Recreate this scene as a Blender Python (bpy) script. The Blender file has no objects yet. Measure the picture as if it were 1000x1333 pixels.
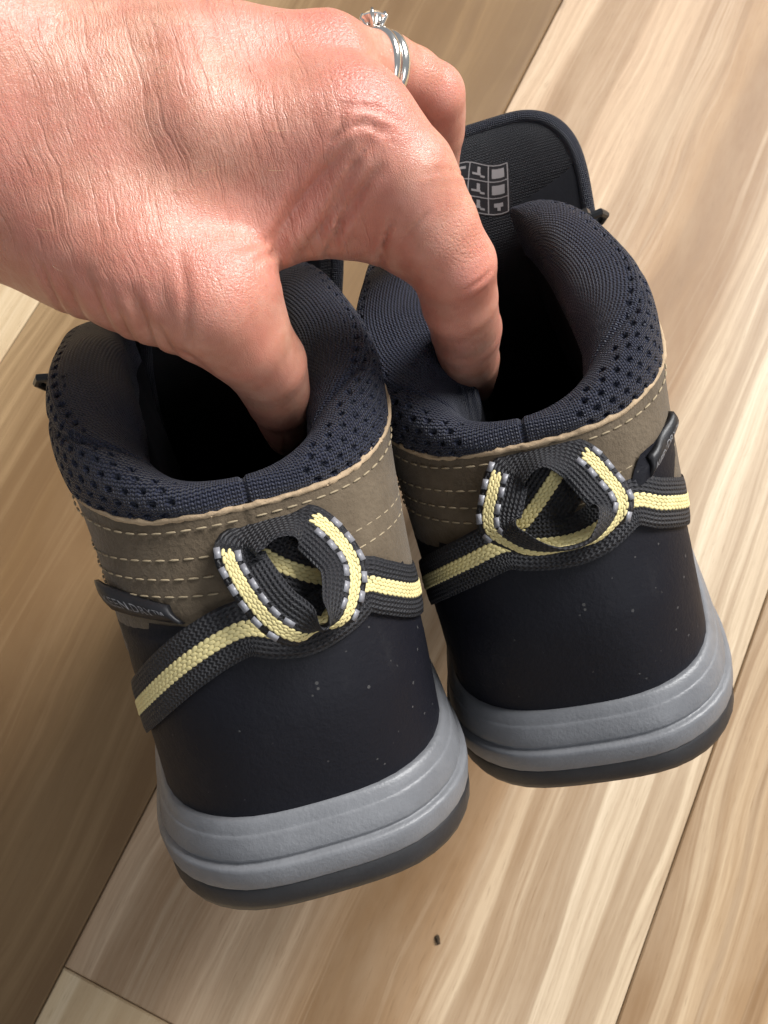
import bpy, math, random
import numpy as np
from mathutils import Matrix, Vector
random.seed(7)
CM = 0.01
scene = bpy.context.scene
col = scene.collection

# ------------------------------------------------------------------ camera, light, exposure
CAM_H = 0.455
cam_d = bpy.data.cameras.new('camera'); cam = bpy.data.objects.new('camera', cam_d); col.objects.link(cam)
cam.location = (0, 0, CAM_H); cam.rotation_euler = (math.radians(17), 0, 0)
cam_d.sensor_fit = 'VERTICAL'; cam_d.sensor_height = 36.0; cam_d.lens = 36.0*1200/1333
cam_d.clip_start = 0.005; cam_d.clip_end = 50
cam_d.dof.use_dof = True; cam_d.dof.focus_distance = 0.215; cam_d.dof.aperture_fstop = 45.0
scene.camera = cam
world = bpy.data.worlds.new('World'); scene.world = world; world.use_nodes = True
bg = world.node_tree.nodes['Background']; bg.inputs[0].default_value = (0.88, 0.93, 1.0, 1); bg.inputs[1].default_value = 0.36
def area(name, loc, target, sx, sy, power, color):
    l = bpy.data.lights.new(name, 'AREA'); l.shape = 'RECTANGLE'; l.size = sx; l.size_y = sy; l.energy = power; l.color = color
    o = bpy.data.objects.new(name, l); col.objects.link(o); o.location = loc
    o.rotation_euler = (Vector(target)-Vector(loc)).to_track_quat('-Z', 'Y').to_euler()
    return o
area('window_light', (1.9, 1.9, 2.5), (0, 0.1, 0.15), 1.5, 1.7, 265, (1.0, 0.99, 0.97))
area('second_window_light', (1.6, -1.9, 2.3), (0, 0.1, 0.1), 1.2, 1.4, 24, (0.96, 0.98, 1.0))
vs = scene.view_settings; vs.view_transform = 'Standard'; vs.look = 'None'; vs.exposure = 0.0; vs.gamma = 1; vs.use_curve_mapping = False
cy = scene.cycles; cy.use_denoising = True; cy.use_adaptive_sampling = True; cy.adaptive_threshold = 0.025; cy.adaptive_min_samples = 12
cy.max_bounces = 7; cy.diffuse_bounces = 3; cy.glossy_bounces = 3; cy.transmission_bounces = 5; cy.caustics_reflective = False; cy.caustics_refractive = False

# ------------------------------------------------------------------ node helpers
def new_mat(name):
    m = bpy.data.materials.new(name); m.use_nodes = True
    nt = m.node_tree; b = nt.nodes['Principled BSDF']
    return m, nt, b
def N(nt, typ, **kw):
    n = nt.nodes.new(typ)
    for k, v in kw.items():
        if k == 'inp':
            for i, x in v.items(): n.inputs[i].default_value = x
        else: setattr(n, k, v)
    return n
def L(nt, a, b): nt.links.new(a, b)
def ramp(nt, fac, stops, interp='LINEAR'):
    r = N(nt, 'ShaderNodeValToRGB'); r.color_ramp.interpolation = interp
    e = r.color_ramp.elements
    e[0].position, e[0].color = stops[0][0], (*stops[0][1], 1)
    e[1].position, e[1].color = stops[1][0], (*stops[1][1], 1)
    for p, c in stops[2:]:
        x = e.new(p); x.color = (*c, 1)
    L(nt, fac, r.inputs[0]); return r.outputs[0]
def math_(nt, op, a, b=None, c=None):
    n = N(nt, 'ShaderNodeMath', operation=op)
    for i, x in enumerate((a, b, c)):
        if x is None: continue
        if isinstance(x, (int, float)): n.inputs[i].default_value = x
        else: L(nt, x, n.inputs[i])
    return n.outputs[0]
def mixc(nt, fac, a, b, blend='MIX'):
    n = N(nt, 'ShaderNodeMix', data_type='RGBA', blend_type=blend)
    for i, x in ((0, fac), (6, a), (7, b)):
        if isinstance(x, (int, float)): n.inputs[i].default_value = x
        elif isinstance(x, tuple): n.inputs[i].default_value = (*x, 1)
        else: L(nt, x, n.inputs[i])
    return n.outputs[2]
def noise(nt, vec, scale, detail=4, rough=0.55, dist=0.0):
    n = N(nt, 'ShaderNodeTexNoise', inp={'Scale': scale, 'Detail': detail, 'Roughness': rough, 'Distortion': dist})
    if vec is not None: L(nt, vec, n.inputs['Vector'])
    return n.outputs['Fac']
def mapping(nt, vec, scale=(1, 1, 1), loc=(0, 0, 0), rot=(0, 0, 0)):
    n = N(nt, 'ShaderNodeMapping'); L(nt, vec, n.inputs[0])
    n.inputs['Scale'].default_value = scale; n.inputs['Location'].default_value = loc; n.inputs['Rotation'].default_value = rot
    return n.outputs[0]
def bump(nt, b, h, strength, dist, normal=None):
    n = N(nt, 'ShaderNodeBump', inp={'Strength': strength, 'Distance': dist}); L(nt, h, n.inputs['Height'])
    if normal is not None: L(nt, normal, n.inputs['Normal'])
    if b is not None: L(nt, n.outputs[0], b.inputs['Normal'])
    return n.outputs[0]
def coords(nt, kind='Object'): return N(nt, 'ShaderNodeTexCoord').outputs[kind]
def sep(nt, v):
    n = N(nt, 'ShaderNodeSeparateXYZ'); L(nt, v, n.inputs[0]); return n.outputs
def comb(nt, x, y, z=0.0):
    n = N(nt, 'ShaderNodeCombineXYZ')
    for i, q in enumerate((x, y, z)):
        if isinstance(q, (int, float)): n.inputs[i].default_value = q
        else: L(nt, q, n.inputs[i])
    return n.outputs[0]

# ------------------------------------------------------------------ mesh helpers (all coordinates in centimetres)
def mesh_obj(name, verts, faces, mat, parent=None, uv=None, smooth=True, world=None):
    me = bpy.data.meshes.new(name)
    V = np.asarray(verts, float)*CM
    me.from_pydata(V.tolist(), [], [tuple(int(i) for i in f) for f in faces])
    if uv is not None:
        lay = me.uv_layers.new(name='UVMap'); uv = np.asarray(uv, float)
        idx = np.empty(len(me.loops), np.int32); me.loops.foreach_get('vertex_index', idx)
        lay.data.foreach_set('uv', uv[idx].astype(np.float32).ravel())
    if smooth: me.polygons.foreach_set('use_smooth', np.ones(len(me.polygons), bool))
    me.materials.append(mat); me.update()
    o = bpy.data.objects.new(name, me); col.objects.link(o)
    if parent is not None: o.parent = parent
    return o
def grid_faces(nu, nv, wrap_u=False, off=0, flip=False):
    F = []
    for j in range(nv-1):
        for i in range(nu if wrap_u else nu-1):
            a = off+j*nu+i; b = off+j*nu+(i+1) % nu
            q = (a, b, b+nu, a+nu)
            F.append(q[::-1] if flip else q)
    return F
def catmull(P, n, closed=False):
    """resample a control polyline with a Catmull-Rom spline to n points (uniform parameter)"""
    P = np.asarray(P, float); m = len(P)
    t = np.linspace(0, m if closed else m-1, n, endpoint=not closed)
    i = np.clip(np.floor(t).astype(int), 0, m-1 if closed else m-2); f = (t-i)[:, None]
    if closed: g = lambda k: P[(i+k) % m]
    else:
        Q = np.vstack([2*P[0]-P[1], P, 2*P[-1]-P[-2]]); g = lambda k: Q[i+k+1]
    a, b, c, d = g(-1), g(0), g(1), g(2)
    return 0.5*((2*b)+(c-a)*f+(2*a-5*b+4*c-d)*f**2+(-a+3*b-3*c+d)*f**3)
def arclen(P):
    return np.concatenate([[0], np.cumsum(np.linalg.norm(np.diff(P, axis=0), axis=1))])
def resample(P, n):
    s = arclen(P); t = np.linspace(0, s[-1], n)
    return np.stack([np.interp(t, s, P[:, k]) for k in range(P.shape[1])], 1)
def smooth_interp(zs, tables, z):
    """monotone-ish interpolation of control tables over z (cubic Catmull on non-uniform knots via linear+smooth)"""
    zs = np.asarray(zs, float); T = np.asarray(tables, float)
    k = int(np.clip(np.searchsorted(zs, z)-1, 0, len(zs)-2))
    h = zs[k+1]-zs[k]; f = (z-zs[k])/h
    def slope(i):
        if i == 0: return (T[1]-T[0])/(zs[1]-zs[0])
        if i == len(zs)-1: return (T[-1]-T[-2])/(zs[-1]-zs[-2])
        return (T[i+1]-T[i-1])/(zs[i+1]-zs[i-1])
    m0, m1 = slope(k)*h, slope(k+1)*h
    return (2*f**3-3*f**2+1)*T[k]+(f**3-2*f**2+f)*m0+(-2*f**3+3*f**2)*T[k+1]+(f**3-f**2)*m1
def box_mesh(cx, cy, cz, sx, sy, sz, bev=0.0):
    """box with chamfered top edges as verts/faces"""
    x, y, z = sx/2, sy/2, sz/2; b = bev
    V = [(-x, -y, -z), (x, -y, -z), (x, y, -z), (-x, y, -z), (-x, -y, z-b), (x, -y, z-b), (x, y, z-b), (-x, y, z-b),
         (-x+b, -y+b, z), (x-b, -y+b, z), (x-b, y-b, z), (-x+b, y-b, z)]
    F = [(3, 2, 1, 0), (8, 9, 10, 11)]
    for k in range(4):
        F.append((k, (k+1) % 4, 4+(k+1) % 4, 4+k)); F.append((4+k, 4+(k+1) % 4, 8+(k+1) % 4, 8+k))
    return [(a+cx, b_+cy, c+cz) for a, b_, c in V], F
class Bag:
    """collects small closed pieces into one mesh"""
    def __init__(s): s.v = []; s.f = []
    def add(s, V, F):
        o = len(s.v); s.v.extend([tuple(p) for p in V]); s.f.extend([tuple(i+o for i in q) for q in F])
    def pill(s, p, d, n, length, w, h, nseg=6):
        """elongated bead: centre p, direction d, outward normal n"""
        p, d, n = (np.asarray(q, float) for q in (p, d, n))
        d = d/np.linalg.norm(d); n = n-d*n.dot(d); n /= np.linalg.norm(n); b = np.cross(n, d)
        rows = []; ts = (-.5, -.36, 0, .36, .5); rs = (.25, .82, 1, .82, .25)
        for t, r in zip(ts, rs):
            for k in range(nseg):
                a = 2*math.pi*k/nseg
                rows.append(p+d*t*length+b*math.cos(a)*w*.5*r+n*math.sin(a)*h*.5*r)
        F = grid_faces(nseg, 5, True)
        F.append(tuple(range(nseg))[::-1]); F.append(tuple(range(4*nseg, 5*nseg)))
        s.add(rows, F)
    def flat(s, p, d, n, l, w, h):
        p, d, n = (np.asarray(q, float) for q in (p, d, n)); d = d/np.linalg.norm(d); n = n-d*n.dot(d); n /= np.linalg.norm(n); b = np.cross(n, d)
        s.add([p+d*a*l/2+b*c*w/2+n*e*h/2*k for e, k in ((-1, 1), (1, 1)) for a, c in ((-1, -1), (1, -1), (1, 1), (-1, 1))], [(3, 2, 1, 0), (4, 5, 6, 7), (0, 1, 5, 4), (1, 2, 6, 5), (2, 3, 7, 6), (3, 0, 4, 7)])
    def build(s, name, mat, parent=None, smooth=True): return mesh_obj(name, s.v, s.f, mat, parent, smooth=smooth)
def tag(o, label=None, cat=None, group=None, kind=None):
    for k, v in (('label', label), ('category', cat), ('group', group), ('kind', kind)):
        if v: o[k] = v
    return o

# ------------------------------------------------------------------ materials
def m_plank(name, seed, light, mid, dark, prof, amt=0.6):
    """wood: UV.x = cm along the board, UV.y = cm across it. prof: colour profile stops across the board"""
    m, nt, b = new_mat(name)
    uv = coords(nt, 'UV'); s = sep(nt, uv)
    # slow wander of the grain so that the growth bands flow along the board
    w1 = noise(nt, mapping(nt, uv, (0.016, 0.05, 1), (seed*3.1, seed, 0)), 1.0, 2, 0.5)
    w2 = noise(nt, mapping(nt, uv, (0.05, 0.30, 1), (seed*1.7, seed*2, 0)), 1.0, 3, 0.5)
    y = math_(nt, 'ADD', s[1], math_(nt, 'MULTIPLY', math_(nt, 'SUBTRACT', w1, 0.5), 4.0))
    y = math_(nt, 'ADD', y, math_(nt, 'MULTIPLY', math_(nt, 'SUBTRACT', w2, 0.5), 1.6))
    base = ramp(nt, math_(nt, 'DIVIDE', y, 24.0), prof)
    w3 = noise(nt, mapping(nt, uv, (0.022, 0.045, 1), (seed*5.3, seed, 4)), 1.0, 2, 0.5); y2 = math_(nt, 'ADD', y, math_(nt, 'MULTIPLY', math_(nt, 'SUBTRACT', w3, 0.5), 5.0))
    bands = noise(nt, comb(nt, math_(nt, 'MULTIPLY', s[0], 0.004), math_(nt, 'MULTIPLY', y2, 0.36), seed), 1.0, 5, 0.62)
    streak = noise(nt, comb(nt, math_(nt, 'MULTIPLY', s[0], 0.020), math_(nt, 'MULTIPLY', y2, 1.5), seed+3), 1.0, 5, 0.65)
    fine = noise(nt, comb(nt, math_(nt, 'MULTIPLY', s[0], 0.12), math_(nt, 'MULTIPLY', y, 11.0), seed), 1.0, 4, 0.65)
    pores = noise(nt, comb(nt, math_(nt, 'MULTIPLY', s[0], 1.1), math_(nt, 'MULTIPLY', y, 34.0), seed), 1.0, 2, 0.5)
    f1 = ramp(nt, bands, [(0.38, (0, 0, 0)), (0.47, (0.28,)*3), (0.52, (0.78,)*3), (0.64, (1, 1, 1))])
    c = mixc(nt, math_(nt, 'MULTIPLY', f1, amt), base, mixc(nt, streak, mid, dark))
    f3 = ramp(nt, streak, [(0.42, (0, 0, 0)), (0.66, (1, 1, 1))]); c = mixc(nt, math_(nt, 'MULTIPLY', f3, amt*0.60), c, mid)
    f4 = ramp(nt, streak, [(0.26, (1, 1, 1)), (0.47, (0, 0, 0))]); c = mixc(nt, math_(nt, 'MULTIPLY', f4, 0.35), c, light)
    f2 = ramp(nt, fine, [(0.35, (0, 0, 0)), (0.75, (1, 1, 1))])
    c = mixc(nt, math_(nt, 'MULTIPLY', f2, 0.34), c, mid)
    blot = noise(nt, mapping(nt, uv, (0.10, 0.30, 1), (seed, 0, 2)), 1.0, 4, 0.6)
    c = mixc(nt, math_(nt, 'MULTIPLY', math_(nt, 'SUBTRACT', blot, 0.42), 0.6), c, light)
    por = ramp(nt, pores, [(0.60, (0, 0, 0)), (0.72, (1, 1, 1))])
    c = mixc(nt, math_(nt, 'MULTIPLY', por, 0.36), c, dark)
    kv = N(nt, 'ShaderNodeTexVoronoi', inp={'Scale': 1.0}); L(nt, mapping(nt, uv, (0.045, 0.10, 1), (seed*2.3, seed, 0)), kv.inputs['Vector'])
    c = mixc(nt, ramp(nt, kv.outputs['Distance'], [(0.018, (0.85,)*3), (0.05, (0, 0, 0))]), c, (0.06, 0.035, 0.02))
    L(nt, c, b.inputs['Base Color'])
    r = math_(nt, 'ADD', 0.42, math_(nt, 'MULTIPLY', blot, 0.18)); L(nt, r, b.inputs['Roughness'])
    b.inputs['Specular IOR Level'].default_value = 0.28
    bump(nt, b, math_(nt, 'ADD', math_(nt, 'MULTIPLY', fine, 0.5), pores), 0.10, 0.001)
    return m
def m_simple(name, color, rough=0.6, spec=0.4, nscale=None, nstr=0.2, ndist=0.0005, var=0.0, metal=0.0):
    m, nt, b = new_mat(name)
    b.inputs['Roughness'].default_value = rough; b.inputs['Specular IOR Level'].default_value = spec; b.inputs['Metallic'].default_value = metal
    if nscale:
        ob = coords(nt); h = noise(nt, ob, nscale, 5, 0.6)
        bump(nt, b, h, nstr, ndist)
        big = noise(nt, ob, nscale*0.12, 4, 0.6)
        d = tuple(x*(1-var) for x in color); l = tuple(min(1, x*(1+var)) for x in color)
        L(nt, ramp(nt, big, [(0.3, d), (0.7, l)]), b.inputs['Base Color'])
    else: b.inputs['Base Color'].default_value = (*color, 1)
    return m
def m_rubber_black():
    m, nt, b = new_mat('coated_leather_black'); ob = coords(nt)
    g = noise(nt, ob, 900, 3, 0.6); g2 = noise(nt, ob, 160, 4, 0.55)
    bump(nt, b, math_(nt, 'ADD', math_(nt, 'MULTIPLY', g2, 1.2), g), 0.30, 0.0005)
    v = N(nt, 'ShaderNodeTexVoronoi', inp={'Scale': 620.0, 'Randomness': 1.0}); L(nt, ob, v.inputs['Vector'])
    rnd = sep(nt, v.outputs['Color'])
    spk = math_(nt, 'MULTIPLY', math_(nt, 'LESS_THAN', v.outputs['Distance'], math_(nt, 'MULTIPLY', rnd[1], 0.26)), math_(nt, 'GREATER_THAN', rnd[0], 0.90))
    dust = noise(nt, ob, 26, 6, 0.7); sm = noise(nt, mapping(nt, ob, (1, 1, 0.45)), 75, 8, 0.75); smear = math_(nt, 'MULTIPLY', ramp(nt, sm, [(0.55, (0, 0, 0)), (0.72, (1, 1, 1))]), 0.30); base = mixc(nt, math_(nt, 'MULTIPLY', dust, 0.5), (0.0035, 0.0035, 0.0065), (0.008, 0.008, 0.0125))
    base = mixc(nt, smear, base, (0.030, 0.029, 0.030))
    L(nt, mixc(nt, math_(nt, 'MULTIPLY', spk, 0.16), base, (0.30, 0.29, 0.27)), b.inputs['Base Color'])
    L(nt, math_(nt, 'ADD', 0.46, math_(nt, 'MULTIPLY', dust, 0.24)), b.inputs['Roughness'])
    b.inputs['Specular IOR Level'].default_value = 0.22; b.inputs['Sheen Weight'].default_value = 0.015; b.inputs['Sheen Roughness'].default_value = 0.45; b.inputs['Sheen Tint'].default_value = (0.55, 0.62, 0.85, 1)
    return m
def m_midsole():
    m, nt, b = new_mat('grey_foam_rubber'); ob = coords(nt)
    g = noise(nt, ob, 1100, 2, 0.6); big = noise(nt, ob, 45, 5, 0.65)
    bump(nt, b, g, 0.30, 0.0004)
    L(nt, ramp(nt, big, [(0.25, (0.112, 0.115, 0.124)), (0.75, (0.182, 0.186, 0.198))]), b.inputs['Base Color'])
    L(nt, math_(nt, 'ADD', 0.34, math_(nt, 'MULTIPLY', big, 0.22)), b.inputs['Roughness']); b.inputs['Specular IOR Level'].default_value = 0.5
    return m
def m_nubuck():
    m, nt, b = new_mat('brown_nubuck'); ob = coords(nt)
    big = noise(nt, ob, 70, 6, 0.7); fine = noise(nt, ob, 900, 3, 0.6); mid = noise(nt, ob, 240, 4, 0.6)
    c = ramp(nt, big, [(0.28, (0.052, 0.036, 0.021)), (0.52, (0.088, 0.064, 0.040)), (0.75, (0.130, 0.098, 0.064))])
    c = mixc(nt, math_(nt, 'MULTIPLY', mid, 0.35), c, (0.155, 0.120, 0.080))
    L(nt, c, b.inputs['Base Color']); b.inputs['Roughness'].default_value = 0.78; b.inputs['Specular IOR Level'].default_value = 0.25
    b.inputs['Sheen Weight'].default_value = 0.15
    bump(nt, b, math_(nt, 'ADD', math_(nt, 'MULTIPLY', mid, 0.6), fine), 0.45, 0.0007)
    return m
def m_knit(name, base, hi, rows=11.0, cols=8.0, strength=0.6, sheen=0.25):
    """knitted mesh fabric: UV in cm, rows of little loops"""
    m, nt, b = new_mat(name); uv = coords(nt, 'UV'); s = sep(nt, uv)
    wob = noise(nt, uv, 1.3, 3, 0.5)
    x = math_(nt, 'ADD', math_(nt, 'MULTIPLY', s[0], cols*6.2832), math_(nt, 'MULTIPLY', wob, 4.0))
    yv = math_(nt, 'ADD', math_(nt, 'MULTIPLY', s[1], rows*6.2832), math_(nt, 'MULTIPLY', math_(nt, 'SINE', x), 0.9))
    yv = math_(nt, 'ADD', yv, math_(nt, 'MULTIPLY', wob, 3.0))
    h = math_(nt, 'ADD', math_(nt, 'SINE', yv), math_(nt, 'MULTIPLY', math_(nt, 'SINE', math_(nt, 'MULTIPLY', x, 2.0)), 0.45))
    fz = noise(nt, uv, 40, 3, 0.6); h = math_(nt, 'ADD', h, math_(nt, 'MULTIPLY', fz, 1.2))
    f = math_(nt, 'MULTIPLY_ADD', h, 0.25, 0.5)
    big = noise(nt, uv, 0.8, 4, 0.6)
    c = mixc(nt, f, base, hi); c = mixc(nt, math_(nt, 'MULTIPLY', big, 0.4), c, base)
    L(nt, c, b.inputs['Base Color']); b.inputs['Roughness'].default_value = 0.55; b.inputs['Specular IOR Level'].default_value = 0.3
    b.inputs['Sheen Weight'].default_value = sheen; b.inputs['Sheen Roughness'].default_value = 0.4
    bump(nt, b, h, strength, 0.0004)
    return m
def m_webbing():
    m, nt, b = new_mat('black_webbing'); uv = coords(nt, 'UV'); s = sep(nt, uv)
    a = math_(nt, 'SINE', math_(nt, 'MULTIPLY', s[1], 6.2832/0.11))
    c_ = math_(nt, 'SINE', math_(nt, 'ADD', math_(nt, 'MULTIPLY', s[0], 6.2832/0.12), math_(nt, 'MULTIPLY', a, 1.2)))
    fz = noise(nt, uv, 60, 2, 0.6)
    h = math_(nt, 'ADD', math_(nt, 'ADD', a, math_(nt, 'MULTIPLY', c_, 0.8)), fz)
    L(nt, mixc(nt, math_(nt, 'MULTIPLY_ADD', h, 0.2, 0.35), (0.006, 0.006, 0.008), (0.026, 0.026, 0.031)), b.inputs['Base Color'])
    b.inputs['Roughness'].default_value = 0.62; b.inputs['Specular IOR Level'].default_value = 0.4
    bump(nt, b, h, 0.6, 0.0005)
    return m
M = {}
M['counter'] = m_rubber_black()
M['midsole'] = m_midsole()
M['outsole'] = m_simple('black_outsole_rubber', (0.018, 0.018, 0.020), 0.5, 0.45, 700, 0.25, 0.0004, 0.25)
M['nubuck'] = m_nubuck()
M['cut_edge'] = m_simple('raw_leather_edge', (0.36, 0.265, 0.17), 0.85, 0.2, 500, 0.6, 0.0008, 0.3)
M['thread'] = m_simple('tan_thread', (0.30, 0.24, 0.155), 0.7, 0.3, 1500, 0.3, 0.0002, 0.15)
M['knit'] = m_knit('navy_mesh_knit', (0.0028, 0.0036, 0.0085), (0.033, 0.039, 0.075), strength=1.0, sheen=0.06)
M['rim_knit'] = m_knit('dark_rim_knit', (0.0024, 0.003, 0.006), (0.030, 0.035, 0.060), strength=1.0, sheen=0.05)
M['care_print'] = m_simple('care_label_print', (0.25, 0.235, 0.235), 0.6, 0.3)
M['tongue_knit'] = m_knit('black_tongue_knit', (0.0022, 0.0025, 0.004), (0.006, 0.0065, 0.010), 12.0, 9.0, 0.3, 0.03)
M['lining'] = m_simple('black_lining', (0.004, 0.004, 0.0055), 0.9, 0.1, 900, 0.2, 0.0004, 0.2)
M['webbing'] = m_webbing()
M['yellow'] = m_simple('yellow_yarn', (0.64, 0.55, 0.27), 0.65, 0.3, 1800, 0.4, 0.0002, 0.12)
M['reflect'] = m_simple('grey_reflective_yarn', (0.21, 0.21, 0.23), 0.35, 0.5, 900, 0.2, 0.0003, 0.1)
M['plastic'] = m_simple('black_plastic', (0.012, 0.013, 0.015), 0.35, 0.5, 400, 0.1, 0.0003, 0.1)
M['label_black'] = m_simple('black_satin_label', (0.010, 0.010, 0.012), 0.45, 0.4, 1200, 0.3, 0.0002, 0.2)
M['label_print'] = m_simple('dim_label_print', (0.20, 0.20, 0.21), 0.6, 0.3)
M['print'] = m_simple('pale_print', (0.42, 0.42, 0.43), 0.6, 0.3)

# ------------------------------------------------------------------ floor: boards laid at an angle
AZ = math.radians(25.0)
DV = np.array([math.sin(AZ), math.cos(AZ)]); NV = np.array([math.cos(AZ), -math.sin(AZ)])
def build_floor():
    sub = mesh_obj('floor', [(-420, -420, -1.9), (420, -420, -1.9), (420, 420, -1.9), (-420, 420, -1.9)], [(0, 1, 2, 3)],
                   m_simple('dark_subfloor', (0.03, 0.02, 0.012), 0.9), smooth=False)
    tag(sub, kind='structure')
    pale = (0.66, 0.53, 0.375); tan = (0.44, 0.295, 0.155); brn = (0.225, 0.125, 0.055); dk = (0.14, 0.076, 0.033)
    profs = [
        [(0.0, (0.36, 0.24, 0.125)), (0.30, (0.17, 0.097, 0.040)), (0.5, (0.26, 0.157, 0.070)), (0.72, (0.155, 0.089, 0.037)), (1.0, (0.22, 0.130, 0.056))],
        [(0.0, (0.54, 0.385, 0.255)), (0.34, (0.52, 0.365, 0.235)), (0.48, (0.33, 0.195, 0.092)), (0.60, (0.29, 0.165, 0.075)), (0.66, (0.60, 0.465, 0.315)), (0.80, (0.66, 0.54, 0.39)), (1.0, (0.62, 0.49, 0.335))],
        [(0.0, (0.59, 0.455, 0.30)), (0.22, (0.38, 0.245, 0.13)), (0.45, (0.60, 0.465, 0.31)), (0.7, (0.40, 0.26, 0.14)), (1.0, (0.56, 0.425, 0.275))],
        [(0.0, (0.62, 0.48, 0.305)), (0.5, (0.56, 0.415, 0.25)), (1.0, (0.64, 0.51, 0.335))]]
    mats = [m_plank('wood_heart_brown', 1.3, (0.34, 0.225, 0.118), (0.15, 0.085, 0.036), dk, profs[0], 0.85), m_plank('wood_beige_streak', 4.7, pale, brn, dk, profs[1], 0.70),
            m_plank('wood_striped_tan', 8.2, pale, brn, dk, profs[2], 0.92), m_plank('wood_pale_sap', 12.9, pale, tan, brn, profs[3], 0.5)]
    # courses: (n0, n1, [(s0, s1, material)])
    courses = [(-98.3, -75.0, [(-120, 10, 2), (10, 160, 1)]), (-75.0, -51.7, [(-120, -40, 0), (-40, 140, 3)]), (-51.7, -28.4, [(-120, 60, 3), (60, 190, 2)]),
               (-28.4, -9.9, [(-120, 130, 0), (130, 200, 1)]), (-9.9, 13.4, [(-120, -12.8, 3), (-12.8, 150, 1), (150, 300, 2)]),
               (13.4, 36.7, [(-120, 100, 2), (100, 200, 0)]), (36.7, 60.0, [(-120, 40, 1), (40, 190, 3)]), (60.0, 83.3, [(-120, -20, 0), (-20, 160, 2)])]
    rr = random.Random(2); courses = [(a, b, r+([(r[-1][1], 330, rr.randrange(4))] if r[-1][1] < 330 else [])+[(-300, r[0][0], rr.randrange(4))]) for a, b, r in courses]
    for q in range(7):
        for n0 in (83.3+23.3*q, -98.3-23.3*(q+1)):
            c1, c2 = rr.uniform(-180, -40), rr.uniform(20, 180); courses.append((n0, n0+23.3, [(-300, c1, rr.randrange(4)), (c1, c2, rr.randrange(4)), (c2, 330, rr.randrange(4))]))
    k = 0
    for n0, n1, runs in courses:
        for s0, s1, mi in runs:
            g = 0.026; b = 0.075; th = 1.85
            a0, a1, b0, b1 = s0+g, s1-g, n0+g, n1-g
            pts = []; uvs = []
            for (ins, z) in ((0, -th), (0, -b), (b, 0)):
                for (s, n) in ((a0+ins, b0+ins), (a1-ins, b0+ins), (a1-ins, b1-ins), (a0+ins, b1-ins)):
                    xy = DV*s+NV*n; pts.append((xy[0], xy[1], z)); uvs.append((s+37.0*(k % 3), n-n0))
            F = [(8, 11, 10, 9)]
            for r in (0, 4):
                for q in range(4): F.append((r+q, r+4+q, r+4+(q+1) % 4, r+(q+1) % 4))
            o = mesh_obj('plank', pts, F, mats[mi], sub, uv=uvs, smooth=False); k += 1
build_floor()

# ------------------------------------------------------------------ hiking boot
# local frame in cm: x to the wearer's right, y towards the toe, z up, origin at the back of the heel on the ground
SOLE = np.array([(0, 0), (2.25, .30), (3.75, 1.75), (4.15, 4.2), (3.75, 9), (4.3, 14), (4.75, 18), (4.3, 22), (2.8, 25.2), (0, 26.8)], float)
UP_Z = [2.6, 5.0, 6.5, 8.0]
UP_T = np.array([
    [(0, .58), (1.95, .86), (3.28, 2.15), (3.58, 4.2), (3.1, 9), (3.9, 14), (4.35, 18), (3.9, 21.8), (2.5, 24.8), (0, 26.2)],
    [(0, .46), (1.92, .79), (3.26, 2.18), (3.56, 4.2), (3.1, 9), (3.8, 13.5), (4.0, 17), (3.6, 20.5), (2.3, 23.4), (0, 24.8)],
    [(0, .70), (1.85, 1.05), (3.24, 2.4), (3.55, 4.3), (3.1, 8.7), (3.3, 12.5), (3.1, 15.5), (2.6, 18), (1.5, 20), (0, 21)],
    [(0, 1.05), (1.85, 1.4), (3.3, 2.7), (3.65, 4.5), (3.2, 8.2), (2.8, 10.5), (2.3, 12.5), (1.6, 14), (.8, 15), (0, 15.3)]])
SH_Z = [6.4, 8.0, 9.6, 12.0, 14.5]
SH_T = np.array([
    [(0, .78), (1.85, 1.12), (3.35, 2.45), (3.72, 4.4), (3.4, 8.2), (2.9, 10.8)],
    [(0, 1.10), (1.87, 1.45), (3.37, 2.75), (3.74, 4.6), (3.3, 8.2), (2.6, 10.8)],
    [(0, 1.62), (1.9, 1.97), (3.42, 3.2), (3.82, 5.0), (3.3, 8.2), (2.4, 10.6)],
    [(0, 2.45), (1.95, 2.75), (3.5, 3.9), (3.95, 5.6), (3.4, 8.4), (2.4, 10.8)],
    [(0, 3.1), (1.95, 3.4), (3.45, 4.4), (3.9, 6.0), (3.3, 8.7), (2.3, 11.0)]])
def closed_outline(half, n=96):
    """mirror a right-half control list (back centre ... front centre) and resample evenly"""
    h = np.asarray(half); full = np.vstack([h, h[-2:0:-1]*[-1, 1]])
    P = catmull(full, 400, True); P = np.vstack([P, P[:1]])
    return resample(P, n+1)[:-1]
def open_outline(half, n=97):
    """left front ... back centre ... right front, evenly resampled"""
    h = np.asarray(half); full = np.vstack([h[::-1]*[-1, 1], h[1:]])
    return resample(catmull(full, 400), n)
def offset2d(P, d, closed=True):
    if closed: t = np.roll(P, -1, 0)-np.roll(P, 1, 0)
    else: t = np.gradient(P, axis=0)
    t /= np.linalg.norm(t, axis=1)[:, None]+1e-9
    return P+np.stack([t[:, 1], -t[:, 0]], 1)*d
def up_outline(z, n=96): return closed_outline(smooth_interp(UP_Z, UP_T, z), n)
def sh_outline(z, n=97): return open_outline(smooth_interp(SH_Z, SH_T, z), n)
_SHC = {}
def sh_grid(n):
    if n not in _SHC:
        zs = np.linspace(6.4, 14.5, 82); _SHC[n] = (zs, np.array([sh_outline(z, n) for z in zs]))
    return _SHC[n]
def shaft_point(i, z, n=97):
    zs, G = sh_grid(n); f = np.clip((z-zs[0])/(zs[1]-zs[0]), 0, len(zs)-1.001); k = int(f); f -= k
    return G[k][i]*(1-f)+G[k+1][i]*f
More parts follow.
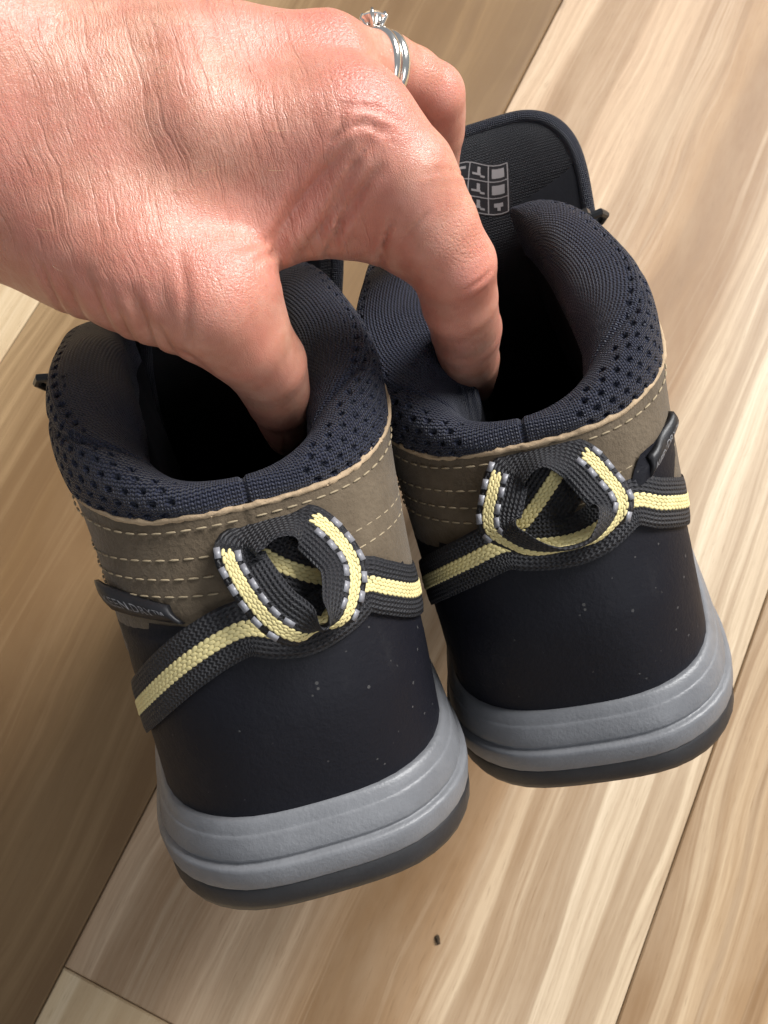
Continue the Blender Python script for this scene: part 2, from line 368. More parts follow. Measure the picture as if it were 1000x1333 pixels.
def soft_table(xs, ys):
    """piecewise table rounded off so that no kinks show in the loft"""
    q = np.linspace(-0.3, 1.3, 641); v = np.interp(np.abs(q), xs, ys); k = np.exp(-0.5*(np.arange(-60, 61)*0.0025/0.045)**2); k /= k.sum()
    v = np.convolve(np.pad(v, 60, mode='edge'), k, 'valid')
    return lambda w: float(np.interp(abs(w), q, v))
def edge_z(w):
    """height of the leather's top edge, w = -1 (left front) .. 0 (back) .. 1 (right front)"""
    return _EZ(w)
_EZ = soft_table([0, .22, .42, .60, .78, .92, 1], [9.85, 9.85, 10.5, 11.7, 12.8, 13.6, 13.8])
_CH = soft_table([0, .12, .3, .5, .7, .88, 1], [0.50, 0.58, 1.35, 1.75, 1.45, 0.75, 0.15])
def crest_h(w): return _CH(w)
_CT = soft_table([0, .12, .3, .5, .7, .88, 1], [0.75, 0.85, 1.65, 2.0, 1.75, 1.2, .7])
def crest_t(w): return _CT(w)

def loft(levels):
    """levels: list of (N,3) rings -> verts, faces"""
    n = len(levels[0]); V = np.vstack(levels); return V, grid_faces(n, len(levels), True)

def squeeze(V, sl, sr, dl=0.0):
    """the collar fronts are pushed by the hand: move the left / right wall sideways, growing towards the front and the top"""
    V = np.asarray(V, float).copy(); f = np.clip((V[:, 1]-3.0)/7.5, 0, 1.2)**1.3*np.clip((V[:, 2]-6.5)/6.0, 0, 1.3)
    s = np.clip(V[:, 0]/2.0, -1, 1)
    V[:, 0] += f*np.where(s < 0, -s*sl, s*sr); V[:, 2] -= f*np.clip(-s, 0, 1)*dl; return V
def build_boot(par, side, sl, sr, tl=1.0, tr=1.0, dl=0.0):
    """side = +1: outer (little-toe) side of the boot is +x. Everything is a child of the Empty par"""
    nb = 120
    base = closed_outline(SOLE, nb)
    # --- outsole: black rubber with bevelled heel, lugs below
    lev = []
    for ins, z in ((1.2, 0.28), (0.55, 0.22), (0.32, 0.10), (0.12, 0.16), (0.02, 0.38), (0.0, 0.80), (0.05, 0.95), (0.35, 0.97)):
        P = offset2d(base, -ins); toe = np.clip((P[:, 1]-19)/8, 0, 1)**2*1.2+np.clip((1.5-P[:, 1])/1.5, 0, 1)**2*0.10
        lev.append(np.column_stack([P, z+toe]))
    V, F = loft(lev); F.append(tuple(range(nb))[::-1])
    mesh_obj('outsole', V, F, M['outsole'], par)
    bag = Bag()
    for y in np.arange(1.6, 24.5, 1.9):
        for sx in (-1, 1):
            w = np.interp(y, [0, 4, 9, 18, 24], [3.1, 3.6, 3.2, 4.2, 3.2])
            V, F = box_mesh(sx*w*.5, y, 0.12+np.clip((y-19)/8, 0, 1)**2*1.2, w*.72, 1.2, 0.30, 0.08); bag.add([(a, b, 0.24-c) for a, b, c in V], [q[::-1] for q in F])
    bag.build('tread_lugs', M['outsole'], par, smooth=False)['kind'] = 'stuff'
    # --- midsole: two rolled bands with a crease between them
    lev = []
    prof = [(0.30, 0.94), (0.02, 0.955), (-0.015, 0.975), (-0.03, 1.02), (-0.06, 1.30), (-0.065, 1.58), (-0.05, 1.66), (-0.02, 1.70), (0.05, 1.735), (0.115, 1.75), (0.13, 1.77), (0.125, 1.80),
            (0.09, 1.86), (0.085, 1.92), (0.14, 2.20), (0.21, 2.48), (0.235, 2.55), (0.255, 2.57), (0.275, 2.60), (0.285, 2.66), (0.36, 2.84), (0.41, 2.92), (0.45, 2.955), (0.52, 2.97), (0.66, 2.96), (0.9, 2.9)]
    prof = [(i_, 0.955+(z_-0.955)*0.83) for i_, z_ in prof]
    for ins, z in prof:
        P = offset2d(base, -ins)
        toe = np.clip((P[:, 1]-19)/8, 0, 1)**2*1.2
        lift = 0.0 if z < 1.2 else (z-1.2)/1.8
        sw = np.exp(-((P[:, 1]-8.8)/3.9)**2); rise = lift*1.7*sw; P = P+(offset2d(base, 1)-base)*(0.62*lift*sw)[:, None]
        lev.append(np.column_stack([P, z+toe+rise+0.02*np.sin(P[:, 1]*3)*lift]))
    V, F = loft(lev); mesh_obj('midsole', V, F, M['midsole'], par)
    # --- lower upper (brown leather), closed all round, instep sloping back to the ankle
    lev = []
    for z in np.linspace(2.3, 8.0, 28):
        P = offset2d(up_outline(z, nb), -0.10); lev.append(np.column_stack([P, np.full(nb, z)]))
    V, F = loft(lev); mesh_obj('vamp', V, F, M['nubuck'], par)
    # toe cap
    lev = []
    for z in np.linspace(2.4, 5.6, 14):
        P = up_outline(z, nb); lev.append(np.column_stack([P, np.full(nb, z)])[nb//2-22:nb//2+23])
    V = np.vstack(lev); mesh_obj('toe_cap', V, grid_faces(45, 14), M['counter'], par)
    # --- heel counter: smooth black shell round the back, its top edge dipping forward
    n = nb; k0 = 39; lev = []; rows = 34
    idx = np.arange(-k0, k0+1)
    for r in range(rows):
        v = r/(rows-1); ring = []
        for i in idx:
            w = abs(i)/k0
            ztop = 7.45+0.35*w-0.9*max(0, w-.75)**1*2.0
            if side > 0 and i > 0: q = min(1, max(0, (w-.165)/.10)); ztop += 1.25*q*q*(3-2*q)
            z = 2.45+v*(ztop-2.45)
            ring.append((i, z, v, w))
        lev.append(ring)
    zs = np.linspace(2.3, 8.0, 60); G = np.array([offset2d(up_outline(z, n), 0.10) for z in zs])
    def up_pt(i, z, extra=0.0):
        f = np.clip((z-2.3)/(5.7/59), 0, 58.999); k = int(f); f -= k
        return G[k][i % n]*(1-f)+G[k+1][i % n]*f
    V = []
    for ring in lev:
        for i, z, v, w in ring:
            p = up_pt(i, z); taper = 0.0
            if v > .96 or w > .97: taper = .08
            q = p*(1-0)+0; V.append((q[0]*(1-taper/4), q[1]+taper*(1 if w < .5 else 0), z))
    mesh_obj('heel_counter', V, grid_faces(2*k0+1, rows), M['counter'], par)
    # --- ankle band: brown leather with a raw cut top edge
    n = 321; rows = 40; V = []; UV = []
    ws = np.linspace(-1, 1, n)
    bq = sh_outline(10.0, n); bn = offset2d(bq, 1, False)-bq
    for r in range(rows):
        v = r/(rows-1)
        for i, w in enumerate(ws):
            z = 6.5+v*(edge_z(w)-6.5); p = shaft_point(i, z, n); p = p+bn[i]*(0.13*v**6+(0.045 if w > 0.004 else 0.0))
            V.append((p[0], p[1], z)); UV.append((w*13, z))
    V = squeeze(V, sl, sr, dl); ob = mesh_obj('ankle_band', V, grid_faces(n, rows), M['nubuck'], par, uv=UV)
    top = np.array(V[-n:]); nrm = offset2d(top[:, :2], 1, False)-top[:, :2]
    # cut edge strip: slightly rolled, uneven
    rr = np.random.RandomState(3+side); V = []
    for dn, dz in ((0.012, -0.09), (0.045, -0.05), (0.04, 0.02), (-0.02, 0.045), (-0.10, 0.02), (-0.15, -0.1)):
        jit = np.interp(np.arange(n), np.arange(0, n, 2), rr.normal(0, .026, len(np.arange(0, n, 2))))
        V += [(top[i, 0]+nrm[i, 0]*(dn+jit[i]*.5), top[i, 1]+nrm[i, 1]*(dn+jit[i]*.5), top[i, 2]+dz+jit[i]) for i in range(n)]
    mesh_obj('cut_edge', V, grid_faces(n, 6), M['cut_edge'], ob)
    # --- padded collar, a fat roll over the edge, perforated mesh
    n = 801; zs2, G2 = sh_grid(n); ws = np.linspace(-1, 1, n)
    NS = 150; sec = np.array([(-0.06, -0.55), (0.10, -0.20), (0.30, 0.10), (0.40, 0.42), (0.30, 0.75), (0.02, 0.98), (-0.35, 1.05), (-0.68, 0.92), (-0.92, 0.62), (-1.0, 0.2), (-0.98, -0.4)])
    secf = resample(catmull(sec, 200), NS)
    V = np.zeros((NS+22, n, 3)); UV = np.zeros((NS+22, n, 2))
    base_e = np.array([shaft_point(i, edge_z(w), n) for i, w in enumerate(ws)])
    be3 = np.column_stack([base_e, [edge_z(w) for w in ws]])
    nr = offset2d(base_e, 1, False)-base_e; arc = arclen(be3)
    hs = np.array([crest_h(w) for w in ws]); ts = np.array([crest_t(w)*(1+((tl if w < 0 else tr)-1)*(lambda q: q*q*(3-2*q))(min(1, abs(w)/.42))) for w in ws])
    pad = 0.5+0.5*np.cos(np.clip(np.abs(ws)/0.13, 0, 1)*np.pi)            # thin seam zone at the back
    for r, (dn, dz) in enumerate(secf):
        out = np.where(dn > 0, dn*0.62*(1-0.75*pad), dn*ts)
        zz = np.where(dz > 0, dz*hs, dz)
        lean = 0.10*np.clip(zz, 0, 3)
        V[r, :, :2] = base_e+nr*(out-lean)[:, None]; V[r, :, 2] = be3[:, 2]+zz
    lens = np.concatenate([np.zeros((1, n)), np.cumsum(np.linalg.norm(np.diff(V[:NS], axis=0), axis=2), axis=0)])
    last = V[NS-1].copy()
    for r in range(22):                                                   # inner lining runs down to the insole
        f = (r+1)/22; z = last[:, 2]*(1-f)+3.6*f
        V[NS+r, :, 0] = last[:, 0]*(1+0.06*np.sin(f*np.pi)); V[NS+r, :, 1] = last[:, 1]-0.75*f*(1-np.abs(ws)**2); V[NS+r, :, 2] = z
    for r in range(NS+22):
        UV[r, :, 0] = arc-arc[n//2]; UV[r, :, 1] = lens[min(r, NS-1)]+max(0, r-NS+1)*.4
    # perforations + puff
    Vs = V.copy(); dn_u = np.gradient(Vs, axis=1); dn_v = np.gradient(Vs, axis=0); nn = np.cross(dn_v, dn_u); nn /= np.linalg.norm(nn, axis=2)[:, :, None]+1e-9
    if (nn[25, n//2]*np.array([0, -1, 0.3])).sum() < 0: nn = -nn
    u, v = UV[:, :, 0], UV[:, :, 1]
    pitch_u, pitch_v = 0.42, 0.29
    row = np.floor(v/pitch_v); uu = (u/pitch_u+0.5*(row % 2)); du = (uu-np.round(uu))*pitch_u; dv = (v/pitch_v-row-0.5)*pitch_v
    d = np.sqrt((du/1.15)**2+dv**2); hole = np.clip(1-(d/0.082)**2, 0, 1)**0.6
    zone = ((v > 0.55) & (v < np.maximum(0.9, 1.12*(hs+0.75))) & (np.abs(ws)[None, :] > .12) & (np.abs(ws)[None, :] < .93)).astype(float)
    rr = np.random.RandomState(11); low = np.zeros_like(u)
    for q in range(7):
        a, b_, ph = rr.uniform(.3, 1.3), rr.uniform(.3, 1.3), rr.uniform(0, 6.3); low += np.sin(u*a*1.3+v*b_*2+ph)/7
    fold = np.zeros_like(u)
    for w0, w1, vc, sl_ in ((-.62, -.16, 2.0, 1.6), (.2, .55, 2.3, -1.2)):
        f = np.clip((ws-w0)/(w1-w0), 0, 1); env = np.sin(f*np.pi)**.7; fold += env*np.exp(-((v-(vc+sl_*(f-.5)))/0.10)**2)
    V = V+nn*(-0.11*hole*zone+0.09*low-0.10*fold-0.07*np.exp(-((u-0.1)/0.06)**2)*(v < 1.9))[:, :, None]
    V = squeeze(V.reshape(-1, 3), sl, sr, dl).reshape(V.shape)
    colr = mesh_obj('collar', V[:NS+2].reshape(-1, 3), grid_faces(n, NS+2, flip=True), M['knit'], par, uv=UV[:NS+2].reshape(-1, 2))
    mesh_obj('lining', V[NS+1:].reshape(-1, 3), grid_faces(n, 21, flip=True), M['lining'], par)
    # insole
    P = offset2d(up_outline(4.0, 80), -0.8); V2 = [(0, 10, 3.75)]+[(p[0], p[1], 3.75) for p in P]
    mesh_obj('insole', V2, [(0, 1+i, 1+(i+1) % 80) for i in range(80)], M['lining'], par)
    a, b = NS*55//100, NS+20
    return dict(front_l=V[a:b, 0].copy(), front_r=V[a:b, -1].copy())

def boot_root(name, rotdeg, t):
    """pose given relative to a frame looking along the photographer's line of sight, written out as a world matrix"""
    r = [math.radians(a) for a in rotdeg]
    R = Matrix.Rotation(r[2], 3, 'Z') @ Matrix.Rotation(r[1], 3, 'Y') @ Matrix.Rotation(r[0], 3, 'X')
    p = math.radians(73)
    B = Matrix(((1, 0, 0), (0, math.cos(p), math.sin(p)), (0, -math.sin(p), math.cos(p))))   # columns: right, depth, up
    e = bpy.data.objects.new(name, None); col.objects.link(e); e.empty_display_size = .03
    m = (B @ R).to_4x4(); loc = B @ Vector((t[0], t[2], t[1]))*CM; m.translation = loc+Vector((0, 0, CAM_H)); e.matrix_world = m
    return e
LB = boot_root('hiking_boot', (19.0, -13.5, 7.0), (-1.0, -9.42, 22.18))
RB = boot_root('hiking_boot', (27.6, -11.7, -13.8), (5.98, -7.65, 25.14))
tag(LB, 'brown and black hiking boot at lower left with the thumb inside its collar', 'boot', 'pair of hiking boots held by the hand')
tag(RB, 'brown and black hiking boot at right with tongue and care label showing', 'boot', 'pair of hiking boots held by the hand')
gL = build_boot(LB, -1, -0.55, 0.0, dl=0.5)
gR = build_boot(RB, 1, -0.5, -1.0, 1.5, 1.0)
bpy.context.view_layer.update()

# ==== DETAILS of the boots: strap, pull loop, stitching, labels, tongue, hooks, laces
_SL = {}
def rear_slice(z):
    k = round(z*50)
    if k not in _SL:
        zz = k/50
        if zz < 7.9:
            P = offset2d(up_outline(min(zz, 7.3), 640), 0.12); P = np.roll(P, 160, 0)[:321]
        if zz >= 7.3:
            S = offset2d(sh_outline(zz, 321), 0.03, False)
            if zz < 7.9:
                sS = arclen(S)-arclen(S)[160]; sP = arclen(P)-arclen(P)[160]; f = (zz-7.3)/.6
                P = np.stack([np.interp(sS, sP, P[:, q]) for q in (0, 1)], 1)*(1-f)+S*f
            else: P = S
        sa = arclen(P); _SL[k] = (sa-sa[160], P)
    return _SL[k]
def rear_point(a, z):
    """surface point and outward normal on the back of the boot; a = signed cm along the slice from the back centre"""
    def at(aa, zz):
        sa, P = rear_slice(zz); return np.array([np.interp(aa, sa, P[:, 0]), np.interp(aa, sa, P[:, 1]), zz])
    e = 0.12; n = np.cross(at(a+e, z)-at(a-e, z), at(a, z+e)-at(a, z-e)); n /= np.linalg.norm(n)
    return at(a, z), n
def arc_of(x, y, z):
    """signed arc position of a local point"""
    sa, P = rear_slice(z); return float(sa[np.argmin(((P-[x, y])**2).sum(1))])
def surf_path(pts_xyz, n, off):
    """points given in boot coordinates -> smooth path on the back surface: positions, normals"""
    az = np.array([(arc_of(*p), p[2]) for p in pts_xyz]); az = resample(catmull(az, 200), n)
    P, Nn = [], []
    for a, z in az:
        p, nn = rear_point(a, z); P.append(p+nn*off); Nn.append(nn)
    return np.array(P), np.array(Nn)
def ribbon(name, P, W, Nn, width, th, mat, parent, closed=False, cup=0.0):
    """woven band: centre line P, width direction W, normal Nn"""
    n = len(P); ts = np.linspace(-.5, .5, 9); V = []; UV = []; s = arclen(P)
    T = np.gradient(P, axis=0); T /= np.linalg.norm(T, axis=1)[:, None]
    prof = [(t, .5*(1-(abs(t)*2)**6*.8)) for t in ts]+[(t, -.5*(1-(abs(t)*2)**6*.8)) for t in ts[::-1]]
    m = len(prof)
    for i in range(n):
        for t, h in prof:
            ang = cup*(t+.5)
            V.append(P[i]+W[i]*t*width+Nn[i]*(h*th)); UV.append((s[i], t*width))
    F = []
    for i in range(n if closed else n-1):
        j = (i+1) % n
        for k in range(m): F.append((i*m+k, i*m+(k+1) % m, j*m+(k+1) % m, j*m+k))
    if not closed: F.append(tuple(range(m))[::-1]); F.append(tuple((n-1)*m+k for k in range(m)))
    F = [q[::-1] for q in F]
    return mesh_obj(name, V, F, mat, parent, uv=UV)
def stripe(parent, P, W, Nn, lift, both=False, closed=False, cols=4, pitch=0.20, wid=0.40, name='stripe'):
    bag = Bag(); s = arclen(P); L_ = s[-1]
    for c in range(cols):
        t = (c-(cols-1)/2)*wid/cols
        k = 0; q = pitch*(0.5 if c % 2 else 0.0)+.05
        while q < L_-.04:
            g = lambda A: np.array([np.interp(q, s, A[:, i]) for i in range(3)])
            p, w, nn = g(P), g(W), g(Nn); i = min(len(P)-2, int(np.searchsorted(s, q))); d = P[i+1]-P[max(i-1, 0)]
            for sg in ((1, -1) if both else (1,)):
                bag.pill(p+w*t+nn*sg*lift, d+w*0.25*(1 if c % 2 else -1)*np.linalg.norm(d), nn*sg, pitch*1.12, wid/cols*1.3, 0.036, 6)
            q += pitch; k += 1
    o = bag.build(name, M['yellow'], parent); o['kind'] = 'stuff'; return o
def reflect_dashes(parent, P, W, Nn, lift, s0, s1, off=0.225):
    bag = Bag(); s = arclen(P); q = s0; k = 0
    while q < s1:
        g = lambda A: np.array([np.interp(q, s, A[:, i]) for i in range(3)])
        i = min(len(P)-2, int(np.searchsorted(s, q))); d = P[i+1]-P[max(i-1, 0)]
        if abs(d[2])/np.linalg.norm(d) < .62: q += .1; continue
        for sg in (-1, 1):
            bag.flat(g(P)+g(W)*off*sg+g(Nn)*lift*0.78+d/np.linalg.norm(d)*(0.06*sg), d, g(Nn), 0.25, 0.14, 0.03)
        q += 0.40; k += 1
    o = bag.build('reflective_dashes', M['reflect'], parent); o['kind'] = 'stuff'; return o
def loop_band(par, pts, zup):
    q = np.array(pts); m = q[:, :2].mean(0); q[:, :2] = m+(q[:, :2]-m)*[0.86, 0.84]; pts = q.tolist()
    """pull loop: a band bent into a standing oval; pts = (x, z, offset) round the oval, on the heel"""
    c3 = []
    for x, z, off in pts:
        p, nn = rear_point(x, z+zup); c3.append(np.concatenate([p+nn*off, nn]))
    A = catmull(np.array(c3), 120, True); A = np.vstack([A, A[:1]]); A = resample(A, 121)[:-1]
    P, out = A[:, :3], A[:, 3:]; out /= np.linalg.norm(out, axis=1)[:, None]
    cen = P.mean(0); T = np.roll(P, -1, 0)-np.roll(P, 1, 0); T /= np.linalg.norm(T, axis=1)[:, None]
    inward = cen-P; inward -= out*(inward*out).sum(1)[:, None]; inward -= T*(inward*T).sum(1)[:, None]; inward /= np.linalg.norm(inward, axis=1)[:, None]
    # the sides lie flatter against the boot than top and bottom, so their faces show
    side = np.abs(T[:, 2])**1.0
    side = np.clip((side-.05)/.85, 0, 1); side = side*side*(3-2*side); ang = np.radians(84*side+(1-side)*np.where(inward[:, 2] < 0, 26, 8)); W = out*np.cos(ang)[:, None]+inward*np.sin(ang)[:, None]
    Nn = np.cross(T, W); Nn /= np.linalg.norm(Nn, axis=1)[:, None]
    sg = np.sign((Nn*inward).sum(1)); Nn = -Nn*np.where(sg == 0, 1, sg)[:, None]
    o = ribbon('pull_loop', P, W, Nn, 1.16, 0.10, M['webbing'], par, closed=True)
    tz = np.abs(T[:, 2]); top = (inward[:, 2] < -0.3) & (tz < .62)
    Pc, Wc, Nc = (np.vstack([q, q[:1]]) for q in (P-W*0.26, W, Nn))
    keep = np.append(~top, ~top[0]); runs = []; cur = []
    for i_, k_ in enumerate(keep):
        if k_: cur.append(i_)
        elif cur: runs.append(cur); cur = []
    if cur: runs.append(cur)
    for r_ in runs:
        if len(r_) > 4: stripe(o, Pc[r_], Wc[r_], Nc[r_], 0.055, both=True, closed=True, cols=4, pitch=0.155, wid=0.28)
    reflect_dashes(o, Pc, Wc, Nc, 0.07, 0.1, arclen(Pc)[-1]-.1)
    return o
def strap(par, pts):
    P, Nn = surf_path(pts, 60, 0.075); T = np.gradient(P, axis=0); T /= np.linalg.norm(T, axis=1)[:, None]
    W = np.cross(Nn, T); W /= np.linalg.norm(W, axis=1)[:, None]
    o = ribbon('heel_strap', P, W, Nn, 1.28, 0.09, M['webbing'], par)
    stripe(o, P, W, Nn, 0.052, cols=4, pitch=0.165, wid=0.35)
def stitch_row(bag, azs, lift=0.004, length=0.25, gap=0.10, th=0.052, sq=None):
    az = np.array(azs, float); P, Nn = [], []
    for a, z in az:
        p, nn = rear_point(a, z); P.append(p+nn*lift); Nn.append(nn)
    P = np.array(P)
    if sq: P = squeeze(P, *sq)
    Nn = np.array(Nn); s = arclen(P); q = .1
    while q < s[-1]-length:
        g = lambda A, qq: np.array([np.interp(qq, s, A[:, i]) for i in range(3)])
        a, b = g(P, q), g(P, q+length); bag.pill((a+b)/2, b-a, g(Nn, q+length/2), length, th, th*1.1, 6); q += length+gap
def stitching(par, sl, sr, dl=0.0):
    bag = Bag()
    for sg in (-1, 1):
        t = np.linspace(0.10, 8.2, 44)
        row = []
        for a in t: row.append((a*sg, edge_z(a/13.2)-0.30))
        stitch_row(bag, row, lift=0.10, sq=(sl, sr, dl))
        for z0 in (8.92, 8.50, 8.12): stitch_row(bag, [(a*sg, z0+0.02*a) for a in np.linspace(0.9, 6.5, 30)], sq=(sl, sr, dl))
    o = bag.build('stitching', M['thread'], par); o['kind'] = 'stuff'
def text_mesh(txt):
    cu = bpy.data.curves.new('t', 'FONT'); cu.body = txt; cu.size = 1.0; cu.align_x = 'CENTER'; cu.align_y = 'CENTER'; cu.resolution_u = 3
    ob = bpy.data.objects.new('t', cu); col.objects.link(ob); bpy.context.view_layer.update()
    me = bpy.data.meshes.new_from_object(ob.evaluated_get(bpy.context.evaluated_depsgraph_get()))
    V = np.array([v.co[:] for v in me.vertices]); F = [tuple(p.vertices) for p in me.polygons]
    bpy.data.objects.remove(ob); bpy.data.curves.remove(cu); bpy.data.meshes.remove(me)
    return V, F
TXT = text_mesh('KEEN.DRY\u2122')
def patch_label(par, corners, bow=0.12):
    """small folded satin label; corners TL, TR, BR, BL as seen from outside"""
    TL, TR, BR, BL = (np.array(c, float) for c in corners)
    nrm = np.cross(BR-BL, TL-BL); nrm /= np.linalg.norm(nrm)
    def S(u, v, off=0.0):
        p = (BL*(1-u)+BR*u)*(1-v)+(TL*(1-u)+TR*u)*v
        return p+nrm*(bow*math.sin(math.pi*u)+0.05*math.sin(u*9)*v+0.10*math.sin(v*math.pi)+off)
    nu, nv = 16, 7; V = []
    for off in (0.0, -0.14):
        for j in range(nv):
            for i in range(nu): V.append(S(i/(nu-1), j/(nv-1), off))
    F = grid_faces(nu, nv)+grid_faces(nu, nv, off=nu*nv, flip=True); m = nu*nv
    rim = [i for i in range(nu)]+[j*nu+nu-1 for j in range(1, nv)]+[(nv-1)*nu+i for i in range(nu-2, -1, -1)]+[j*nu for j in range(nv-2, 0, -1)]
    for a, b in zip(rim, rim[1:]+rim[:1]): F.append((b, a, a+m, b+m))
    lab = mesh_obj('side_label', V, F, M['label_black'], par)
    Vt, Ft = TXT; w = np.ptp(Vt[:, 0]); hgt = np.ptp(Vt[:, 1])
    W_ = np.linalg.norm(BR-BL); H_ = np.linalg.norm(TL-BL)
    V2 = [S(0.5+(x/w)*0.86, 0.42+(y/hgt)*0.36, 0.012) for x, y, z in Vt]
    mesh_obj('lettering', V2, Ft, M['label_print'], lab, smooth=False)
    return lab
def tube(bag, P, r, seg=8, cap=True):
    P = np.asarray(P, float); n = len(P); T = np.gradient(P, axis=0); T /= np.linalg.norm(T, axis=1)[:, None]
    r = np.broadcast_to(np.asarray(r, float), (n,)); u = np.cross(T[0], (0.3, 0.5, 0.81)); u /= np.linalg.norm(u); V = []
    for i in range(n):
        u = u-T[i]*u.dot(T[i]); u /= np.linalg.norm(u); b = np.cross(T[i], u)
        V += [P[i]+(u*math.cos(2*math.pi*k/seg)+b*math.sin(2*math.pi*k/seg))*r[i] for k in range(seg)]
    F = grid_faces(seg, n, True); F.append(tuple(range(seg))[::-1]); F.append(tuple((n-1)*seg+k for k in range(seg)))
    bag.add(V, F)
def tongue(par, cl, hw, label=True):
    """cl: centre-line points (x, y, z) from inside the boot to the top; hw: half width"""
    nt_, ns = 40, 33; C = resample(catmull(np.array(cl), 100), nt_)
    def S(s, t, off=0.0):
        k = min(nt_-1.001, max(0, t*(nt_-1))); i = int(k); f = k-i; c = C[i]*(1-f)+C[i+1]*f
        tan = C[min(i+1, nt_-1)]-C[max(i-1, 0)]; tan /= np.linalg.norm(tan); n = np.cross((1, 0, 0), tan)   # outward = towards the toe
        n = -n if n[1] < 0 else n
        top = max(0.0, (t-0.70)/0.30); w = hw*(1-top**2.6)**0.42 if top < 1 else 0.0
        w = max(w, 0.02)*(0.86+0.14*min(1, t*2))
        x = s*w
        return c+np.array([x, -0.10*x*x/hw, 0])+n*off
    V = []; UV = []
    for side_ in (-1, 1):
        for j in range(nt_):
            t = j/(nt_-1)
            for i in range(ns):
                s = -1+2*i/(ns-1)
                th = 0.34*(1-abs(s)**4)*(1-max(0, (t-.8)/.2)**4)
                V.append(S(s, t, th*(1.5 if side_ > 0 else -0.35)*1.0)); UV.append((s*hw, t*9))
    m = nt_*ns; F = grid_faces(ns, nt_, flip=False)+grid_faces(ns, nt_, off=m, flip=True)
    tg = mesh_obj('tongue', V, F, M['tongue_knit'], par, uv=UV)
    # rolled rim
    rim = [S(-1, t) for t in np.linspace(0.05, .97, 60)]+[S(s, 0.985) for s in np.linspace(-.9, .9, 9)]+[S(1, t) for t in np.linspace(.97, 0.05, 60)]
    rim = np.array(rim); rim = resample(rim, 150)
    for _ in range(6): rim[1:-1] = (rim[:-2]+rim[1:-1]*2+rim[2:])/4
    seg = 14; T = np.gradient(rim, axis=0); T /= np.linalg.norm(T, axis=1)[:, None]; V = []; UV = []; s_ = arclen(rim)
    for i in range(len(rim)):
        a = np.array([0, 1.0, 0.25]); a -= T[i]*a.dot(T[i]); a /= np.linalg.norm(a); b = np.cross(T[i], a)
        for k in range(seg):
            q = 2*math.pi*k/seg; V.append(rim[i]+a*(math.cos(q)*0.30+0.20)+b*math.sin(q)*0.24); UV.append((s_[i], 2.4*k/seg))
    mesh_obj('binding', V, grid_faces(seg, len(rim), True), M['rim_knit'], tg, uv=UV)
    if label:
        lab = Bag(); o = -0.135
        def Q(u, v, off): return S(-0.72+0.80*u+0.10*v, 0.725+0.165*v-0.035*u+0.012*math.sin(u*6), off)       # label area on the foot side
        g = 12; V = [Q(i/g, j/g, -0.128) for j in range(g+1) for i in range(g+1)]
        cl_ = mesh_obj('care_label', V, grid_faces(g+1, g+1), M['label_black'], tg)
        pr = Bag()
        def rect(u0, v0, u1, v1, sub=4):
            V = [Q(u0+(u1-u0)*i/sub, v0+(v1-v0)*j/sub, -0.137) for j in range(sub+1) for i in range(sub+1)]; pr.add(V, grid_faces(sub+1, sub+1))
        xs = (0.04, 0.35, 0.66, 0.97); w = 0.018
        for x in xs: rect(x-w/2, 0.03, x+w/2, 0.97, 6)
        for y in (0.03, 0.34, 0.66, 0.97): rect(0.04, y-w/2, 0.97, y+w/2, 8)
        for ci in range(3):
            for ri in range(3):
                cx, cy = xs[ci]+.155, 0.185+0.315*ri
                if ci == 2 and ri > 0: rect(cx-.10, cy-.09, cx+.10, cy+.09)
                elif ci == 2: rect(cx-.07, cy-.02, cx+.07, cy+.06); rect(cx-.02, cy-.09, cx+.03, cy-.02)
                elif ci == 1: rect(cx-.10, cy-.06, cx+.04, cy-.02); rect(cx-.02, cy-.02, cx+.03, cy+.10); rect(cx+.03, cy-.09, cx+.10, cy-.05)
                else: rect(cx-.09, cy-.08, cx-.05, cy+.08); rect(cx-.05, cy+.03, cx+.09, cy+.08)
        pr.build('pictograms', M['care_print'], cl_, smooth=False)
    return tg, S
def lace_hook(par, p, sg):
    p = np.array(p, float); bag = Bag()
    V, F = box_mesh(p[0], p[1], p[2], 0.30, 1.0, 0.75, 0.08); bag.add(V, F)
    tube(bag, [p+(sg*.1, -.25, .2), p+(sg*.42, -.25, .25), p+(sg*.55, 0, .1), p+(sg*.42, .3, -.1), p+(sg*.1, .3, -.15)], 0.13, 8)
    bag.build('lace_hook', M['plastic'], par, smooth=False)
